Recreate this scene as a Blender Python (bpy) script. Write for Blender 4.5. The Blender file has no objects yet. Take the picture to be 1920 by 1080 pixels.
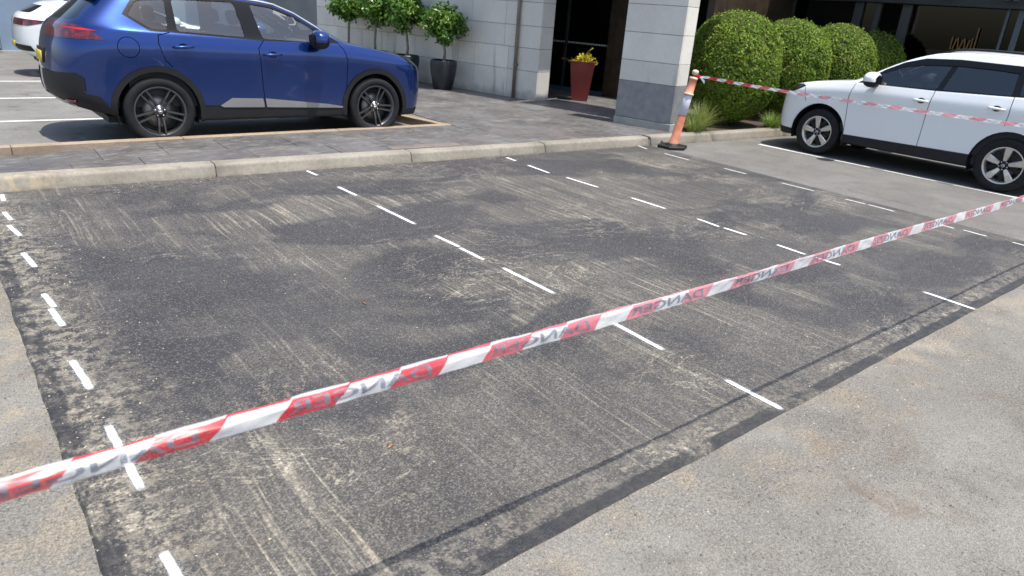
import bpy, bmesh, math, random
import numpy as np
from mathutils import Vector, Matrix
from mathutils.bvhtree import BVHTree

random.seed(7)
rng = np.random.default_rng(7)
scn = bpy.context.scene
COL = scn.collection

# ------------------------------------------------------------------ camera
CAM_H = 1.813
r_ = Vector((0.775, -0.628, 0.072)).normalized()
fw = Vector((0.606, 0.705, -0.368)).normalized()
r_ = (r_ - fw * r_.dot(fw)).normalized()
up = r_.cross(fw)
cd = bpy.data.cameras.new('camera')
cam = bpy.data.objects.new('camera', cd)
COL.objects.link(cam)
m = Matrix((( r_.x, up.x, -fw.x, 0), (r_.y, up.y, -fw.y, 0), (r_.z, up.z, -fw.z, CAM_H), (0, 0, 0, 1)))
cam.matrix_world = m
cd.sensor_width = 36
cd.lens = 1309.0 / 1920 * 36
cd.clip_start = 0.05
cd.clip_end = 2000
cd.dof.use_dof = True
cd.dof.focus_distance = 4.6
cd.dof.aperture_fstop = 3.6
scn.camera = cam

# ------------------------------------------------------------------ world, sun, exposure
SUN = Vector((0.085, -0.29, 1.0)).normalized()
world = bpy.data.worlds.new('World')
scn.world = world
world.use_nodes = True
wn = world.node_tree
sky = wn.nodes.new('ShaderNodeTexSky')
sky.sky_type = 'NISHITA'
sky.sun_disc = False
sky.sun_elevation = math.asin(SUN.z)
sky.sun_rotation = math.atan2(SUN.x, SUN.y)
sky.air_density = 1.2
sky.dust_density = 2.0
bg = wn.nodes['Background']
bg.inputs['Strength'].default_value = 0.14
wn.links.new(sky.outputs[0], bg.inputs[0])
sl = bpy.data.lights.new('sun', 'SUN')
sl.energy = 4.0
sl.angle = math.radians(0.55)
sl.color = (1.0, 0.955, 0.88)
so = bpy.data.objects.new('sun', sl)
COL.objects.link(so)
so.rotation_euler = SUN.to_track_quat('Z', 'Y').to_euler()
scn.view_settings.view_transform = 'Standard'
scn.view_settings.look = 'None'
scn.view_settings.gamma = 1.0
scn.view_settings.use_curve_mapping = False
scn.view_settings.exposure = 0.72

# ------------------------------------------------------------------ helpers
def tag(o, label=None, cat=None, group=None, kind=None):
    if label: o['label'] = label
    if cat: o['category'] = cat
    if group: o['group'] = group
    if kind: o['kind'] = kind
    return o

def empty(name, loc=(0, 0, 0), rz=0.0):
    o = bpy.data.objects.new(name, None)
    o.location = loc
    o.rotation_euler = (0, 0, rz)
    COL.objects.link(o)
    return o

def link(name, me, mat, parent=None):
    if mat is not None and len(me.materials) == 0:
        me.materials.append(mat)
    o = bpy.data.objects.new(name, me)
    COL.objects.link(o)
    if parent is not None:
        o.parent = parent
    return o

def obj(name, bm, mat, parent=None, smooth=False):
    me = bpy.data.meshes.new(name)
    bmesh.ops.recalc_face_normals(bm, faces=bm.faces[:])
    if smooth:
        for f in bm.faces: f.smooth = True
    bm.to_mesh(me)
    bm.free()
    return link(name, me, mat, parent)

def raw(name, verts, faces, mat, parent=None, smooth=False):
    me = bpy.data.meshes.new(name)
    me.from_pydata([tuple(v) for v in verts], [], [tuple(f) for f in faces])
    if smooth:
        me.polygons.foreach_set('use_smooth', [True] * len(me.polygons))
    me.update()
    return link(name, me, mat, parent)

def quads_np(name, V, F, mat, parent=None):
    V = np.asarray(V, dtype=np.float32); F = np.asarray(F, dtype=np.int32)
    me = bpy.data.meshes.new(name)
    n = F.shape[1]
    me.vertices.add(len(V)); me.vertices.foreach_set('co', V.ravel())
    me.loops.add(F.size); me.loops.foreach_set('vertex_index', F.ravel())
    me.polygons.add(len(F))
    me.polygons.foreach_set('loop_start', np.arange(0, F.size, n, dtype=np.int32))
    me.polygons.foreach_set('loop_total', np.full(len(F), n, dtype=np.int32))
    me.update(calc_edges=True)
    return link(name, me, mat, parent)

def box(bm, x0, x1, y0, y1, z0, z1):
    vs = [bm.verts.new(c) for c in ((x0,y0,z0),(x1,y0,z0),(x1,y1,z0),(x0,y1,z0),(x0,y0,z1),(x1,y0,z1),(x1,y1,z1),(x0,y1,z1))]
    for f in ((3,2,1,0),(4,5,6,7),(0,1,5,4),(1,2,6,5),(2,3,7,6),(3,0,4,7)):
        bm.faces.new([vs[i] for i in f])
    return vs

def bevel(bm, w, seg=2):
    bmesh.ops.bevel(bm, geom=bm.edges[:], offset=w, segments=seg, affect='EDGES', profile=0.5)

def obox(bm, c, ax, ay, az, hx, hy, hz):
    """oriented box, centre c, axes unit vectors, half sizes"""
    c = Vector(c); ax = Vector(ax); ay = Vector(ay); az = Vector(az)
    vs = []
    for sz in (-1, 1):
        for sx, sy in ((-1,-1),(1,-1),(1,1),(-1,1)):
            vs.append(bm.verts.new(c + ax*hx*sx + ay*hy*sy + az*hz*sz))
    for f in ((3,2,1,0),(4,5,6,7),(0,1,5,4),(1,2,6,5),(2,3,7,6),(3,0,4,7)):
        bm.faces.new([vs[i] for i in f])

def prism(bm, pts, z0, z1):
    b = [bm.verts.new((p[0], p[1], z0)) for p in pts]
    t = [bm.verts.new((p[0], p[1], z1)) for p in pts]
    n = len(pts)
    bm.faces.new(list(reversed(b))); bm.faces.new(t)
    for i in range(n):
        bm.faces.new((b[i], b[(i+1) % n], t[(i+1) % n], t[i]))

def lathe(bm, prof, n=32, axis='z', c=(0,0,0), closed=False):
    """prof: list of (radius, height)."""
    rings = []
    for (r, h) in prof:
        ring = []
        for i in range(n):
            a = 2*math.pi*i/n
            if axis == 'z': p = (c[0]+r*math.cos(a), c[1]+r*math.sin(a), c[2]+h)
            else: p = (c[0]+r*math.cos(a), c[1]+h, c[2]+r*math.sin(a))
            ring.append(bm.verts.new(p))
        rings.append(ring)
    m_ = len(rings)
    for j in range(m_ if closed else m_-1):
        A, B = rings[j], rings[(j+1) % m_]
        for i in range(n):
            bm.faces.new((A[i], A[(i+1) % n], B[(i+1) % n], B[i]))
    return rings

def tube(bm, pts, radii, n=8, cap=True):
    pts = [Vector(p) for p in pts]
    if not hasattr(radii, '__len__'): radii = [radii]*len(pts)
    rings = []
    for i, p in enumerate(pts):
        d = (pts[min(i+1, len(pts)-1)] - pts[max(i-1, 0)]).normalized()
        a = d.orthogonal().normalized() if i == 0 else (rings_a - d*rings_a.dot(d)).normalized()
        rings_a = a
        b = d.cross(a)
        rings.append([bm.verts.new(p + (a*math.cos(2*math.pi*k/n) + b*math.sin(2*math.pi*k/n))*radii[i]) for k in range(n)])
    for A, B in zip(rings[:-1], rings[1:]):
        for k in range(n):
            bm.faces.new((A[k], A[(k+1) % n], B[(k+1) % n], B[k]))
    if cap:
        bm.faces.new(list(reversed(rings[0]))); bm.faces.new(rings[-1])

def clip_poly(poly, a, b, c):
    """keep a*x+b*y<=c"""
    out = []
    for i in range(len(poly)):
        p, q = poly[i], poly[(i+1) % len(poly)]
        dp, dq = a*p[0]+b*p[1]-c, a*q[0]+b*q[1]-c
        if dp <= 0: out.append(p)
        if dp*dq < 0:
            t = dp/(dp-dq)
            out.append((p[0]+(q[0]-p[0])*t, p[1]+(q[1]-p[1])*t))
    return out

# ------------------------------------------------------------------ node material helper
class NT:
    def __init__(s, name):
        s.mat = bpy.data.materials.new(name)
        s.mat.use_nodes = True
        s.nt = s.mat.node_tree
        s.b = s.nt.nodes['Principled BSDF']
        s.out = s.nt.nodes['Material Output']
        s._pos = None
    def n(s, t, **kw):
        nd = s.nt.nodes.new(t)
        for k, v in kw.items(): setattr(nd, k, v)
        return nd
    def set(s, sock, v):
        if v is None: return
        if hasattr(v, 'is_output') or isinstance(v, bpy.types.NodeSocket): s.nt.links.new(v, sock)
        else:
            if sock.type == 'RGBA' and not hasattr(v, '__len__'): v = (v, v, v, 1)
            elif sock.type == 'RGBA' and len(v) == 3: v = (*v, 1)
            elif sock.type == 'VECTOR' and not hasattr(v, '__len__'): v = (v, v, v)
            sock.default_value = v
    def pos(s):
        if s._pos is None: s._pos = s.n('ShaderNodeNewGeometry').outputs['Position']
        return s._pos
    def objc(s): return s.n('ShaderNodeTexCoord').outputs['Object']
    def uv(s): return s.n('ShaderNodeTexCoord').outputs['UV']
    def rand(s): return s.n('ShaderNodeObjectInfo').outputs['Random']
    def island(s): return s.n('ShaderNodeNewGeometry').outputs['Random Per Island']
    def map(s, vec, scale=(1,1,1), rot=(0,0,0), loc=(0,0,0)):
        nd = s.n('ShaderNodeMapping')
        s.set(nd.inputs['Vector'], vec); s.set(nd.inputs['Scale'], scale); s.set(nd.inputs['Rotation'], rot); s.set(nd.inputs['Location'], loc)
        return nd.outputs[0]
    def noise(s, scale, detail=4, rough=.55, vec=None, dist=0.0, col=False):
        nd = s.n('ShaderNodeTexNoise')
        s.set(nd.inputs['Vector'], vec if vec is not None else s.pos())
        s.set(nd.inputs['Scale'], scale); s.set(nd.inputs['Detail'], detail); s.set(nd.inputs['Roughness'], rough); s.set(nd.inputs['Distortion'], dist)
        return nd.outputs['Color' if col else 'Fac']
    def voro(s, scale, vec=None, feat='F1', out='Distance'):
        nd = s.n('ShaderNodeTexVoronoi', feature=feat)
        s.set(nd.inputs['Vector'], vec if vec is not None else s.pos()); s.set(nd.inputs['Scale'], scale)
        return nd.outputs[out]
    def math(s, op, a, b=None, c=None, clamp=False):
        nd = s.n('ShaderNodeMath', operation=op, use_clamp=clamp)
        s.set(nd.inputs[0], a); s.set(nd.inputs[1], b)
        if c is not None: s.set(nd.inputs[2], c)
        return nd.outputs[0]
    def sstep(s, x, lo, hi, a=0.0, b=1.0):
        nd = s.n('ShaderNodeMapRange', interpolation_type='SMOOTHSTEP')
        s.set(nd.inputs['Value'], x); s.set(nd.inputs['From Min'], lo); s.set(nd.inputs['From Max'], hi)
        s.set(nd.inputs['To Min'], a); s.set(nd.inputs['To Max'], b)
        return nd.outputs[0]
    def mix(s, fac, a, b, mode='MIX'):
        nd = s.n('ShaderNodeMix', data_type='RGBA', blend_type=mode)
        s.set(nd.inputs[0], fac); s.set(nd.inputs[6], a); s.set(nd.inputs[7], b)
        return nd.outputs[2]
    def xyz(s, v=None):
        nd = s.n('ShaderNodeSeparateXYZ'); s.set(nd.inputs[0], v if v is not None else s.pos())
        return nd.outputs
    def bump(s, h, strength=.5, dist=.01, normal=None):
        nd = s.n('ShaderNodeBump')
        s.set(nd.inputs['Height'], h); s.set(nd.inputs['Strength'], strength); s.set(nd.inputs['Distance'], dist)
        if normal is not None: s.set(nd.inputs['Normal'], normal)
        return nd.outputs[0]
    def done(s, col=None, rough=None, bump=None, **kw):
        s.set(s.b.inputs['Base Color'], col); s.set(s.b.inputs['Roughness'], rough)
        if bump is not None: s.set(s.b.inputs['Normal'], bump)
        for k, v in kw.items(): s.set(s.b.inputs[k.replace('_', ' ')], v)
        return s.mat

def plain(name, col, rough=.5, var=.12, scale=6, bump=0, bscale=60, **kw):
    t = NT(name)
    n1 = t.noise(scale, 5)
    f = t.sstep(n1, .3, .7, 1-var, 1+var)
    c = t.mix(1.0, col, t.mix(0, f, f), 'MULTIPLY')
    nd = c.node
    t.set(nd.inputs[7], f)
    bp = t.bump(t.noise(bscale, 3), bump, .005) if bump else None
    return t.done(c, rough, bp, **kw)

# ------------------------------------------------------------------ materials
def mat_old_asphalt():
    t = NT('old_asphalt')
    x, y, z = t.xyz()
    big = t.noise(.55, 5, .6)
    mid = t.noise(2.6, 6, .62, dist=.6)
    fine = t.noise(70, 3, .7)
    vcol = t.voro(210, out='Color')
    vs = t.xyz(vcol)[0]
    vd = t.voro(170)
    base = t.mix(t.sstep(big, .3, .7), (.178, .165, .145), (.222, .210, .188))
    base = t.mix(t.math('MULTIPLY', t.sstep(mid, .50, .74), .65), base, (.125, .112, .098))
    base = t.mix(t.math('MULTIPLY', t.sstep(t.noise(1.3, 6, .65, vec=t.map(t.pos(), loc=(4, 9, 0))), .56, .72), .5), base, (.29, .28, .255))
    base = t.mix(t.math('MULTIPLY', t.sstep(t.noise(1.9, 6, .68, vec=t.map(t.pos(), loc=(8, 2, 0)), dist=.8), .53, .70), .6), base, (.155, .118, .085))
    # ochre sand drift close to the patch edge
    e = t.math('MULTIPLY', t.sstep(y, .80, 1.46), t.sstep(x, 9.3, 8.5))
    e = t.math('MULTIPLY', e, t.sstep(t.noise(3.2, 6, .7), .45, .66))
    base = t.mix(t.math('MULTIPLY', e, .42), base, (.37, .295, .19))
    # greyer seal on the bays to the right
    rb = t.math('MULTIPLY', t.sstep(x, 8.2, 8.6), t.sstep(y, 1.2, 2.4))
    base = t.mix(t.math('MULTIPLY', rb, .85), base, t.mix(t.sstep(mid, .35, .7), (.165, .16, .15), (.135, .13, .122)))
    spk = t.sstep(vs, .0, 1.0, .80, 1.20)
    rgh = t.sstep(t.noise(.8, 5, .65, vec=t.map(t.pos(), loc=(2.3, 1.1, 0)), dist=.5), .40, .58)
    base = t.mix(t.math('MULTIPLY', t.math('ADD', .22, t.math('MULTIPLY', rgh, .78)), t.sstep(t.noise(75, 5, .85), .40, .64, .0, .85)), base, (.085, .078, .07))
    base = t.mix(t.math('MULTIPLY', t.sstep(t.noise(95, 3, .8, vec=t.map(t.pos(), loc=(3, 3, 0))), .58, .70), .5), base, (.40, .38, .34))
    base = t.mix(1.0, base, spk, 'MULTIPLY')
    pits = t.math('MULTIPLY', t.sstep(t.noise(48, 4, .75), .60, .70), t.sstep(mid, .38, .60, .25, 1))
    base = t.mix(t.math('MULTIPLY', pits, .75), base, (.045, .04, .036))
    h = t.math('ADD', t.math('MULTIPLY', vd, -.5), t.math('SUBTRACT', t.math('MULTIPLY', fine, .7), t.math('MULTIPLY', pits, .8)))
    return t.done(base, .86, t.bump(h, .9, .008), Specular_IOR_Level=.3)

def mat_new_asphalt():
    t = NT('new_asphalt')
    P = t.pos()
    x, y, z = t.xyz()
    vcol = t.voro(150, out='Color'); vx, vy, vz = t.xyz(vcol)
    vd = t.voro(150)
    # bitumen, faintly warm/cool
    base = t.mix(t.sstep(t.noise(.9, 4), .35, .65), (.028, .027, .029), (.038, .036, .037))
    base = t.mix(t.sstep(vx, .70, 1.0), base, (.105, .10, .096))
    # brushed sand streaks, run along the bays with slight changes of direction
    wob = t.noise(.5, 2, col=True)
    Pw = t.n('ShaderNodeVectorMath', operation='MULTIPLY_ADD')
    t.set(Pw.inputs[0], wob); t.set(Pw.inputs[1], (.16, .3, 0)); t.set(Pw.inputs[2], P)
    Pw = Pw.outputs[0]
    st1 = t.noise(1, 5, .7, vec=t.map(Pw, (13, .55, 1)))
    st2 = t.noise(1, 4, .65, vec=t.map(Pw, (38, .9, 1), (0, 0, 0), (3, 7, 0)))
    st3 = t.noise(1, 3, .6, vec=t.map(P, (1.9, .42, 1), (0, 0, 0), (13, 2, 0)))
    st4 = t.noise(1, 5, .7, vec=t.map(Pw, (4.5, .30, 1), (0, 0, 0), (1, 5, 0)))
    zone = t.sstep(t.math('ADD', st3, t.math('MULTIPLY', t.math('MULTIPLY', t.sstep(x, .8, 4.5), t.sstep(y, 2.2, 4.5)), .15)), .42, .62)
    lines = t.math('MAXIMUM', t.math('MULTIPLY', t.sstep(st1, .54, .70), .7), t.math('MULTIPLY', t.sstep(st2, .53, .66), .9))
    big = t.noise(.62, 5, .62, vec=t.map(P, (1.0, .8, 1), loc=(1.7, 5.3, 0)), dist=.5)
    dusty = t.sstep(big, .36, .64)
    clean = t.sstep(t.noise(.75, 4, .6, vec=t.map(P, (.8, 1.25, 1), loc=(7.1, 2.4, 0)), dist=.7), .45, .58)
    grain = t.sstep(t.noise(60, 4, .78), .36, .64)
    # swept-clean / damp bitumen stains
    wn_ = t.n('ShaderNodeVectorMath', operation='MULTIPLY_ADD')
    t.set(wn_.inputs[0], t.noise(1.6, 5, .65, col=True)); t.set(wn_.inputs[1], (.9, .9, 0)); t.set(wn_.inputs[2], P)
    sx_, sy_, sz_ = t.xyz(wn_.outputs[0])
    for (ux, uy, ra, rb_, wt) in [(1.29, 4.36, 0.62, 0.4, 1.0), (1.07, 4.98, 0.5, 0.35, 0.9), (1.49, 3.8, 0.5, 0.35, 0.8), (2.56, 4.07, 0.55, 0.4, 1.0), (2.68, 5.0, 0.5, 0.3, 0.7), (3.89, 4.16, 0.75, 0.45, 0.9), (6.51, 6.8, 0.9, 0.4, 0.7), (4.34, 6.49, 0.7, 0.45, 0.6), (7.01, 4.73, 1.0, 0.55, 0.7), (0.62, 3.97, 0.4, 0.5, 0.6), (1.41, 3.06, 0.4, 0.5, 0.5), (5.5, 3.11, 0.6, 0.5, 0.5)]:
        qx = t.math('DIVIDE', t.math('SUBTRACT', sx_, ux+.45), ra); qy = t.math('DIVIDE', t.math('SUBTRACT', sy_, uy+.45), rb_)
        rr = t.math('ADD', t.math('MULTIPLY', qx, qx), t.math('MULTIPLY', qy, qy))
        clean = t.math('MAXIMUM', clean, t.sstep(rr, 1.7, .2, 0, wt))
    stone = t.sstep(vy, .45, .95)
    kb = t.math('ADD', t.math('ADD', y, t.math('MULTIPLY', x, .038)), t.math('MULTIPLY', t.math('SUBTRACT', t.noise(2.1, 4), .5), .35))
    clean = t.math('MAXIMUM', clean, t.math('MULTIPLY', t.sstep(kb, 7.0, 7.22), t.sstep(x, 1.2, 3.0, .2, .85)))
    # film of dust held between the stones
    film = t.math('MULTIPLY', t.math('ADD', .11, t.math('MULTIPLY', dusty, .11)), t.math('ADD', .35, t.math('MULTIPLY', stone, 1.0)))
    film = t.math('ADD', film, t.math('MULTIPLY', t.sstep(st4, .42, .68), .09))
    stk = t.math('MULTIPLY', lines, t.math('ADD', .16, t.math('MULTIPLY', zone, .84)))
    stk = t.math('MULTIPLY', stk, t.math('ADD', .38, t.math('MULTIPLY', dusty, .42)))
    d = t.math('ADD', t.math('MULTIPLY', film, t.math('ADD', .5, t.math('MULTIPLY', grain, .7))), t.math('MULTIPLY', stk, t.math('ADD', .36, t.math('MULTIPLY', grain, .74))))
    d = t.math('MULTIPLY', d, t.math('SUBTRACT', 1.0, t.math('MULTIPLY', clean, .92)))
    # sand lying along the edges
    wv = t.noise(2.3, 5, .7)
    w2 = t.math('MULTIPLY', t.math('SUBTRACT', wv, .5), .6)
    left = t.sstep(t.math('ADD', x, w2), .74, .30)
    front = t.sstep(t.math('ADD', y, t.math('MULTIPLY', w2, .8)), 1.85, 1.5)
    kerb = t.math('MULTIPLY', t.sstep(t.math('ADD', t.math('ADD', y, w2), t.math('MULTIPLY', x, .038)), 6.6, 7.4), t.sstep(x, 5.5, 1.0, .12, .6))
    clump = t.math('MULTIPLY', t.sstep(t.noise(15, 6, .74, dist=.15), .43, .58), t.math('ADD', .55, t.math('MULTIPLY', grain, .45)))
    edge = t.math('MULTIPLY', t.math('MAXIMUM', left, t.math('MULTIPLY', t.math('MAXIMUM', front, kerb), .6)), clump)
    d = t.math('MAXIMUM', d, t.math('MULTIPLY', edge, .55))
    # crusts of sand left by shovel and broom
    cr = t.noise(1, 6, .72, vec=t.map(Pw, (1.1, 1.9, 1), (0, 0, .9), (2.2, 8.8, 0)), dist=1.2)
    ridge = t.sstep(t.math('ABSOLUTE', t.math('SUBTRACT', cr, .5)), .022, .0)
    ridge = t.math('MULTIPLY', t.math('MULTIPLY', ridge, grain), t.sstep(t.noise(.7, 3, vec=t.map(P, loc=(9, 1, 0))), .48, .62))
    d = t.math('ADD', d, t.math('MULTIPLY', ridge, .55), clamp=True)
    # bitumen sealing bands on the left and front edges
    jag = t.math('MULTIPLY', t.math('SUBTRACT', t.noise(6, 5, .7), .5), .16)
    bl = t.math('MULTIPLY', t.sstep(t.math('ADD', x, t.math('MULTIPLY', jag, .7)), .275, .25), t.sstep(t.noise(8, 5, .7, vec=t.map(P, (1, .5, 1))), .40, .52))
    bf = t.math('MULTIPLY', t.sstep(t.math('ADD', y, t.math('MULTIPLY', jag, .25)), 1.512, 1.498), t.sstep(t.noise(2.2, 5, .6), .30, .46))
    seal = t.math('MAXIMUM', bl, bf)
    sand = t.mix(t.sstep(t.noise(3, 4), .35, .65), (.34, .295, .225), (.40, .36, .285))
    c = t.mix(d, base, sand)
    c = t.mix(t.math('MULTIPLY', seal, .82), c, (.022, .022, .024))
    h = t.math('ADD', t.math('MULTIPLY', vd, -.7), t.math('MULTIPLY', t.noise(45, 3), .5))
    rough = t.math('SUBTRACT', t.math('ADD', .62, t.math('MULTIPLY', d, .3)), t.math('MULTIPLY', seal, .12))
    return t.done(c, rough, t.bump(h, .6, .006), Specular_IOR_Level=.35)

def mat_bay_asphalt():
    t = NT('bay_asphalt')
    n1 = t.noise(.7, 5, .6); vs = t.xyz(t.voro(110, out='Color'))[0]
    c = t.mix(t.sstep(n1, .3, .7), (.13, .125, .115), (.185, .18, .168))
    c = t.mix(t.sstep(t.noise(2.5, 5, .65), .55, .72), c, (.085, .08, .075))
    c = t.mix(1.0, c, t.sstep(vs, 0, 1, .82, 1.18), 'MULTIPLY')
    return t.done(c, .85, t.bump(t.voro(110), .4, .004), Specular_IOR_Level=.3)

def mat_concrete(name, a, b, stain=(.12, .10, .085), sandx=False):
    t = NT(name)
    n1 = t.noise(1.7, 6, .62); n2 = t.noise(24, 5, .7)
    c = t.mix(t.sstep(n1, .3, .7), a, b)
    c = t.mix(1.0, c, t.sstep(n2, .25, .75, .84, 1.12), 'MULTIPLY')
    c = t.mix(t.math('MULTIPLY', t.sstep(t.noise(4.5, 6, .7, dist=.5), .58, .74), .55), c, stain)
    if sandx:
        x, y, z = t.xyz()
        s = t.math('MULTIPLY', t.sstep(x, 1.5, .3), t.sstep(t.noise(11, 5, .7, vec=t.map(t.pos(), (1, 1, .6))), .47, .60))
        c = t.mix(t.math('MULTIPLY', s, .6), c, (.40, .32, .21))
        grime = t.math('MULTIPLY', t.sstep(z, .045, .0), t.sstep(t.noise(9, 4), .35, .6))
        c = t.mix(t.math('MULTIPLY', grime, .65), c, (.16, .125, .085))
    return t.done(c, .85, t.bump(n2, .35, .006), Specular_IOR_Level=.3)

def mat_slab():
    t = NT('stamped_paving')
    P = t.pos()
    n1 = t.noise(1.6, 6, .66, dist=.6); n2 = t.noise(7, 6, .7, vec=t.map(P, (1, 2.2, 1))); n3 = t.noise(.7, 4)
    c = t.mix(t.sstep(n1, .32, .68), (.070, .066, .064), (.130, .124, .118))
    c = t.mix(t.math('MULTIPLY', t.sstep(n2, .50, .72), .6), c, (.24, .228, .215))
    n4 = t.noise(2.6, 6, .7, vec=t.map(P, (1, 2.6, 1), loc=(3, 1, 0)), dist=1.0)
    c = t.mix(t.math('MULTIPLY', t.sstep(n4, .54, .68), .5), c, (.27, .26, .25))
    c = t.mix(t.math('MULTIPLY', t.sstep(n3, .5, .7), .4), c, (.12, .098, .088))
    c = t.mix(1.0, c, t.sstep(t.rand(), 0, 1, .90, 1.1), 'MULTIPLY')
    return t.done(c, t.sstep(n2, .3, .7, .38, .62), t.bump(t.math('ADD', n1, t.math('MULTIPLY', n2, .5)), .35, .02), Specular_IOR_Level=.45)

def mat_stone():
    t = NT('limestone_cladding')
    P = t.pos(); x, y, z = t.xyz()
    n1 = t.noise(1.3, 5); n2 = t.noise(18, 5, .7)
    c = t.mix(t.sstep(n1, .3, .7), (.60, .56, .495), (.68, .64, .575))
    c = t.mix(1.0, c, t.sstep(t.rand(), 0, 1, .91, 1.05), 'MULTIPLY')
    c = t.mix(1.0, c, t.sstep(n2, .2, .8, .95, 1.05), 'MULTIPLY')
    # vertical dark streaks, strongest low on the wall
    st = t.noise(1, 5, .6, vec=t.map(P, (5.5, 5.5, .45)))
    w = t.math('MULTIPLY', t.sstep(st, .55, .70), t.sstep(z, 1.7, .35))
    c = t.mix(t.math('MULTIPLY', w, .55), c, (.15, .15, .145))
    lo = t.math('MULTIPLY', t.sstep(t.math('ADD', z, t.math('MULTIPLY', t.math('SUBTRACT', t.noise(5, 5), .5), .45)), .36, .12), .6)
    c = t.mix(lo, c, (.20, .195, .17))
    return t.done(c, .7, t.bump(n2, .15, .004), Specular_IOR_Level=.35)

M = {}
M['old'] = mat_old_asphalt()
M['new'] = mat_new_asphalt()
M['bay'] = mat_bay_asphalt()
M['kerb'] = mat_concrete('kerb_concrete', (.205, .184, .150), (.275, .250, .208), sandx=True)
M['edging'] = mat_concrete('edging_aggregate', (.25, .185, .13), (.32, .25, .185))
M['plinth'] = mat_concrete('plinth_concrete', (.27, .27, .25), (.36, .355, .33))
M['slab'] = mat_slab()
M['stone'] = mat_stone()
M['grout'] = plain('dark_joint', (.16, .15, .14), .9)
M['granite'] = plain('grey_base_panel', (.215, .22, .225), .45, .12, 9)
M['terrain'] = plain('far_ground', (.13, .125, .11), .9, .2, .3)
M['soil'] = plain('bark_mulch', (.055, .036, .024), .95, .5, 25, .9, 60)
M['black_plastic'] = plain('black_plastic', (.013, .013, .014), .55, .1, 8, .15, 300, Specular_IOR_Level=.3)
M['rubber'] = plain('tyre_rubber', (.013, .013, .014), .8, .2, 12, Specular_IOR_Level=.25)
M['pot'] = plain('charcoal_pot', (.018, .021, .025), .42, .15, 5)
M['pipe'] = plain('brown_pipe_paint', (.17, .14, .115), .45, .15, 5)
M['timber'] = plain('dark_timber', (.038, .025, .013), .5, .35, 4)
M['steel_dark'] = plain('dark_bronze_metal', (.05, .052, .056), .4, .1, 4, Metallic=.3)
M['mullion'] = plain('grey_mullion', (.05, .052, .058), .45, .1, 4)
M['mullion_blue'] = plain('blue_grey_mullion', (.075, .10, .14), .4, .1, 4)
M['fascia'] = plain('slate_fascia', (.028, .036, .044), .5, .15, 3)
M['render_blue'] = plain('blue_grey_render', (.19, .255, .34), .8, .08, 1.5, .1, 80)
M['recess'] = plain('shadow_grey_render', (.36, .36, .365), .8, .08, 1.2)
M['interior_dark'] = plain('dark_interior', (.07, .075, .075), .8)
M['lobby'] = plain('lobby_paint', (.20, .21, .20), .7)
M['white_lam'] = plain('white_laminate', (.75, .75, .73), .4, .03)
M['bark'] = plain('grey_bark', (.19, .165, .135), .9, .3, 30, .6, 90)
M['brass'] = plain('aged_brass', (.16, .085, .035), .4, .2, 20, Metallic=.6)
M['seat'] = plain('seat_fabric', (.035, .035, .04), .85, .15, 10)
M['trim'] = plain('gloss_black_trim', (.006, .006, .007), .2, .02, 4, Specular_IOR_Level=.3)
M['silver'] = plain('satin_silver', (.55, .55, .56), .35, .04, 4, Metallic=.75)
M['step_silver'] = plain('brushed_step_silver', (.30, .29, .29), .4, .06, 4, Metallic=.6)
M['gun'] = plain('gunmetal_alloy', (.11, .11, .115), .30, .05, 4, Metallic=.85)
M['alloy'] = plain('machined_alloy', (.62, .60, .57), .30, .05, 4, Metallic=.8)
M['disc'] = plain('brake_disc', (.22, .21, .2), .4, .1, 9, Metallic=.9)
M['plate'] = plain('yellow_plate', (.62, .48, .05), .45, .05)
M['dry_leaf'] = plain('dry_leaf', (.32, .14, .05), .8, .2, 30)

def mat_paint(name, col, metallic=0.0, rough=.4):
    t = NT(name)
    fl = t.noise(900, 1, .5, vec=t.objc())
    c = t.mix(1.0, col, t.sstep(fl, .3, .7, .93, 1.07), 'MULTIPLY')
    dust = t.sstep(t.xyz(t.objc())[2], .75, .25, 0, .10)
    c = t.mix(dust, c, (.25, .22, .18))
    return t.done(c, rough, None, Metallic=metallic, Coat_Weight=1.0, Coat_Roughness=.035, Specular_IOR_Level=.5)
M['blue'] = mat_paint('blue_metallic_paint', (.005, .034, .18), .80, .27)
M['white'] = mat_paint('white_paint', (.76, .77, .77))

def mat_glass(name, tint, refl=1.0, base=.04):
    t = NT(name)
    t.nt.nodes.remove(t.b)
    tr = t.n('ShaderNodeBsdfTransparent'); tr.inputs[0].default_value = (*tint, 1)
    gl = t.n('ShaderNodeBsdfGlossy'); gl.inputs['Roughness'].default_value = .015
    gl.inputs[0].default_value = (refl, refl, refl, 1)
    fr = t.n('ShaderNodeFresnel'); fr.inputs[0].default_value = 1.5
    f = t.math('ADD', fr.outputs[0], base, clamp=True)
    mx = t.n('ShaderNodeMixShader')
    t.nt.links.new(f, mx.inputs[0]); t.nt.links.new(tr.outputs[0], mx.inputs[1]); t.nt.links.new(gl.outputs[0], mx.inputs[2])
    t.nt.links.new(mx.outputs[0], t.out.inputs[0])
    return t.mat
M['glass_car'] = mat_glass('car_glass', (.78, .84, .81), base=.09)
M['glass_tint'] = mat_glass('tinted_car_glass', (.16, .18, .20), base=.05)
M['glass_shop'] = mat_glass('shopfront_glass', (.45, .52, .50), .55, .09)
M['glass_dark'] = mat_glass('dark_facade_glass', (.10, .11, .12), .6, .0)
M['lamp_clear'] = mat_glass('headlamp_cover', (.5, .52, .54), base=.12)
def mat_tail():
    t = NT('red_lens')
    x, y, z = t.xyz(t.objc())
    return t.done(t.mix(t.sstep(t.noise(14, 2, vec=t.objc()), .35, .6), (.15, .005, .008), (.04, .004, .006)), .12, None, Coat_Weight=1.0, Coat_Roughness=.02)
M['tail'] = mat_tail()
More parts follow.
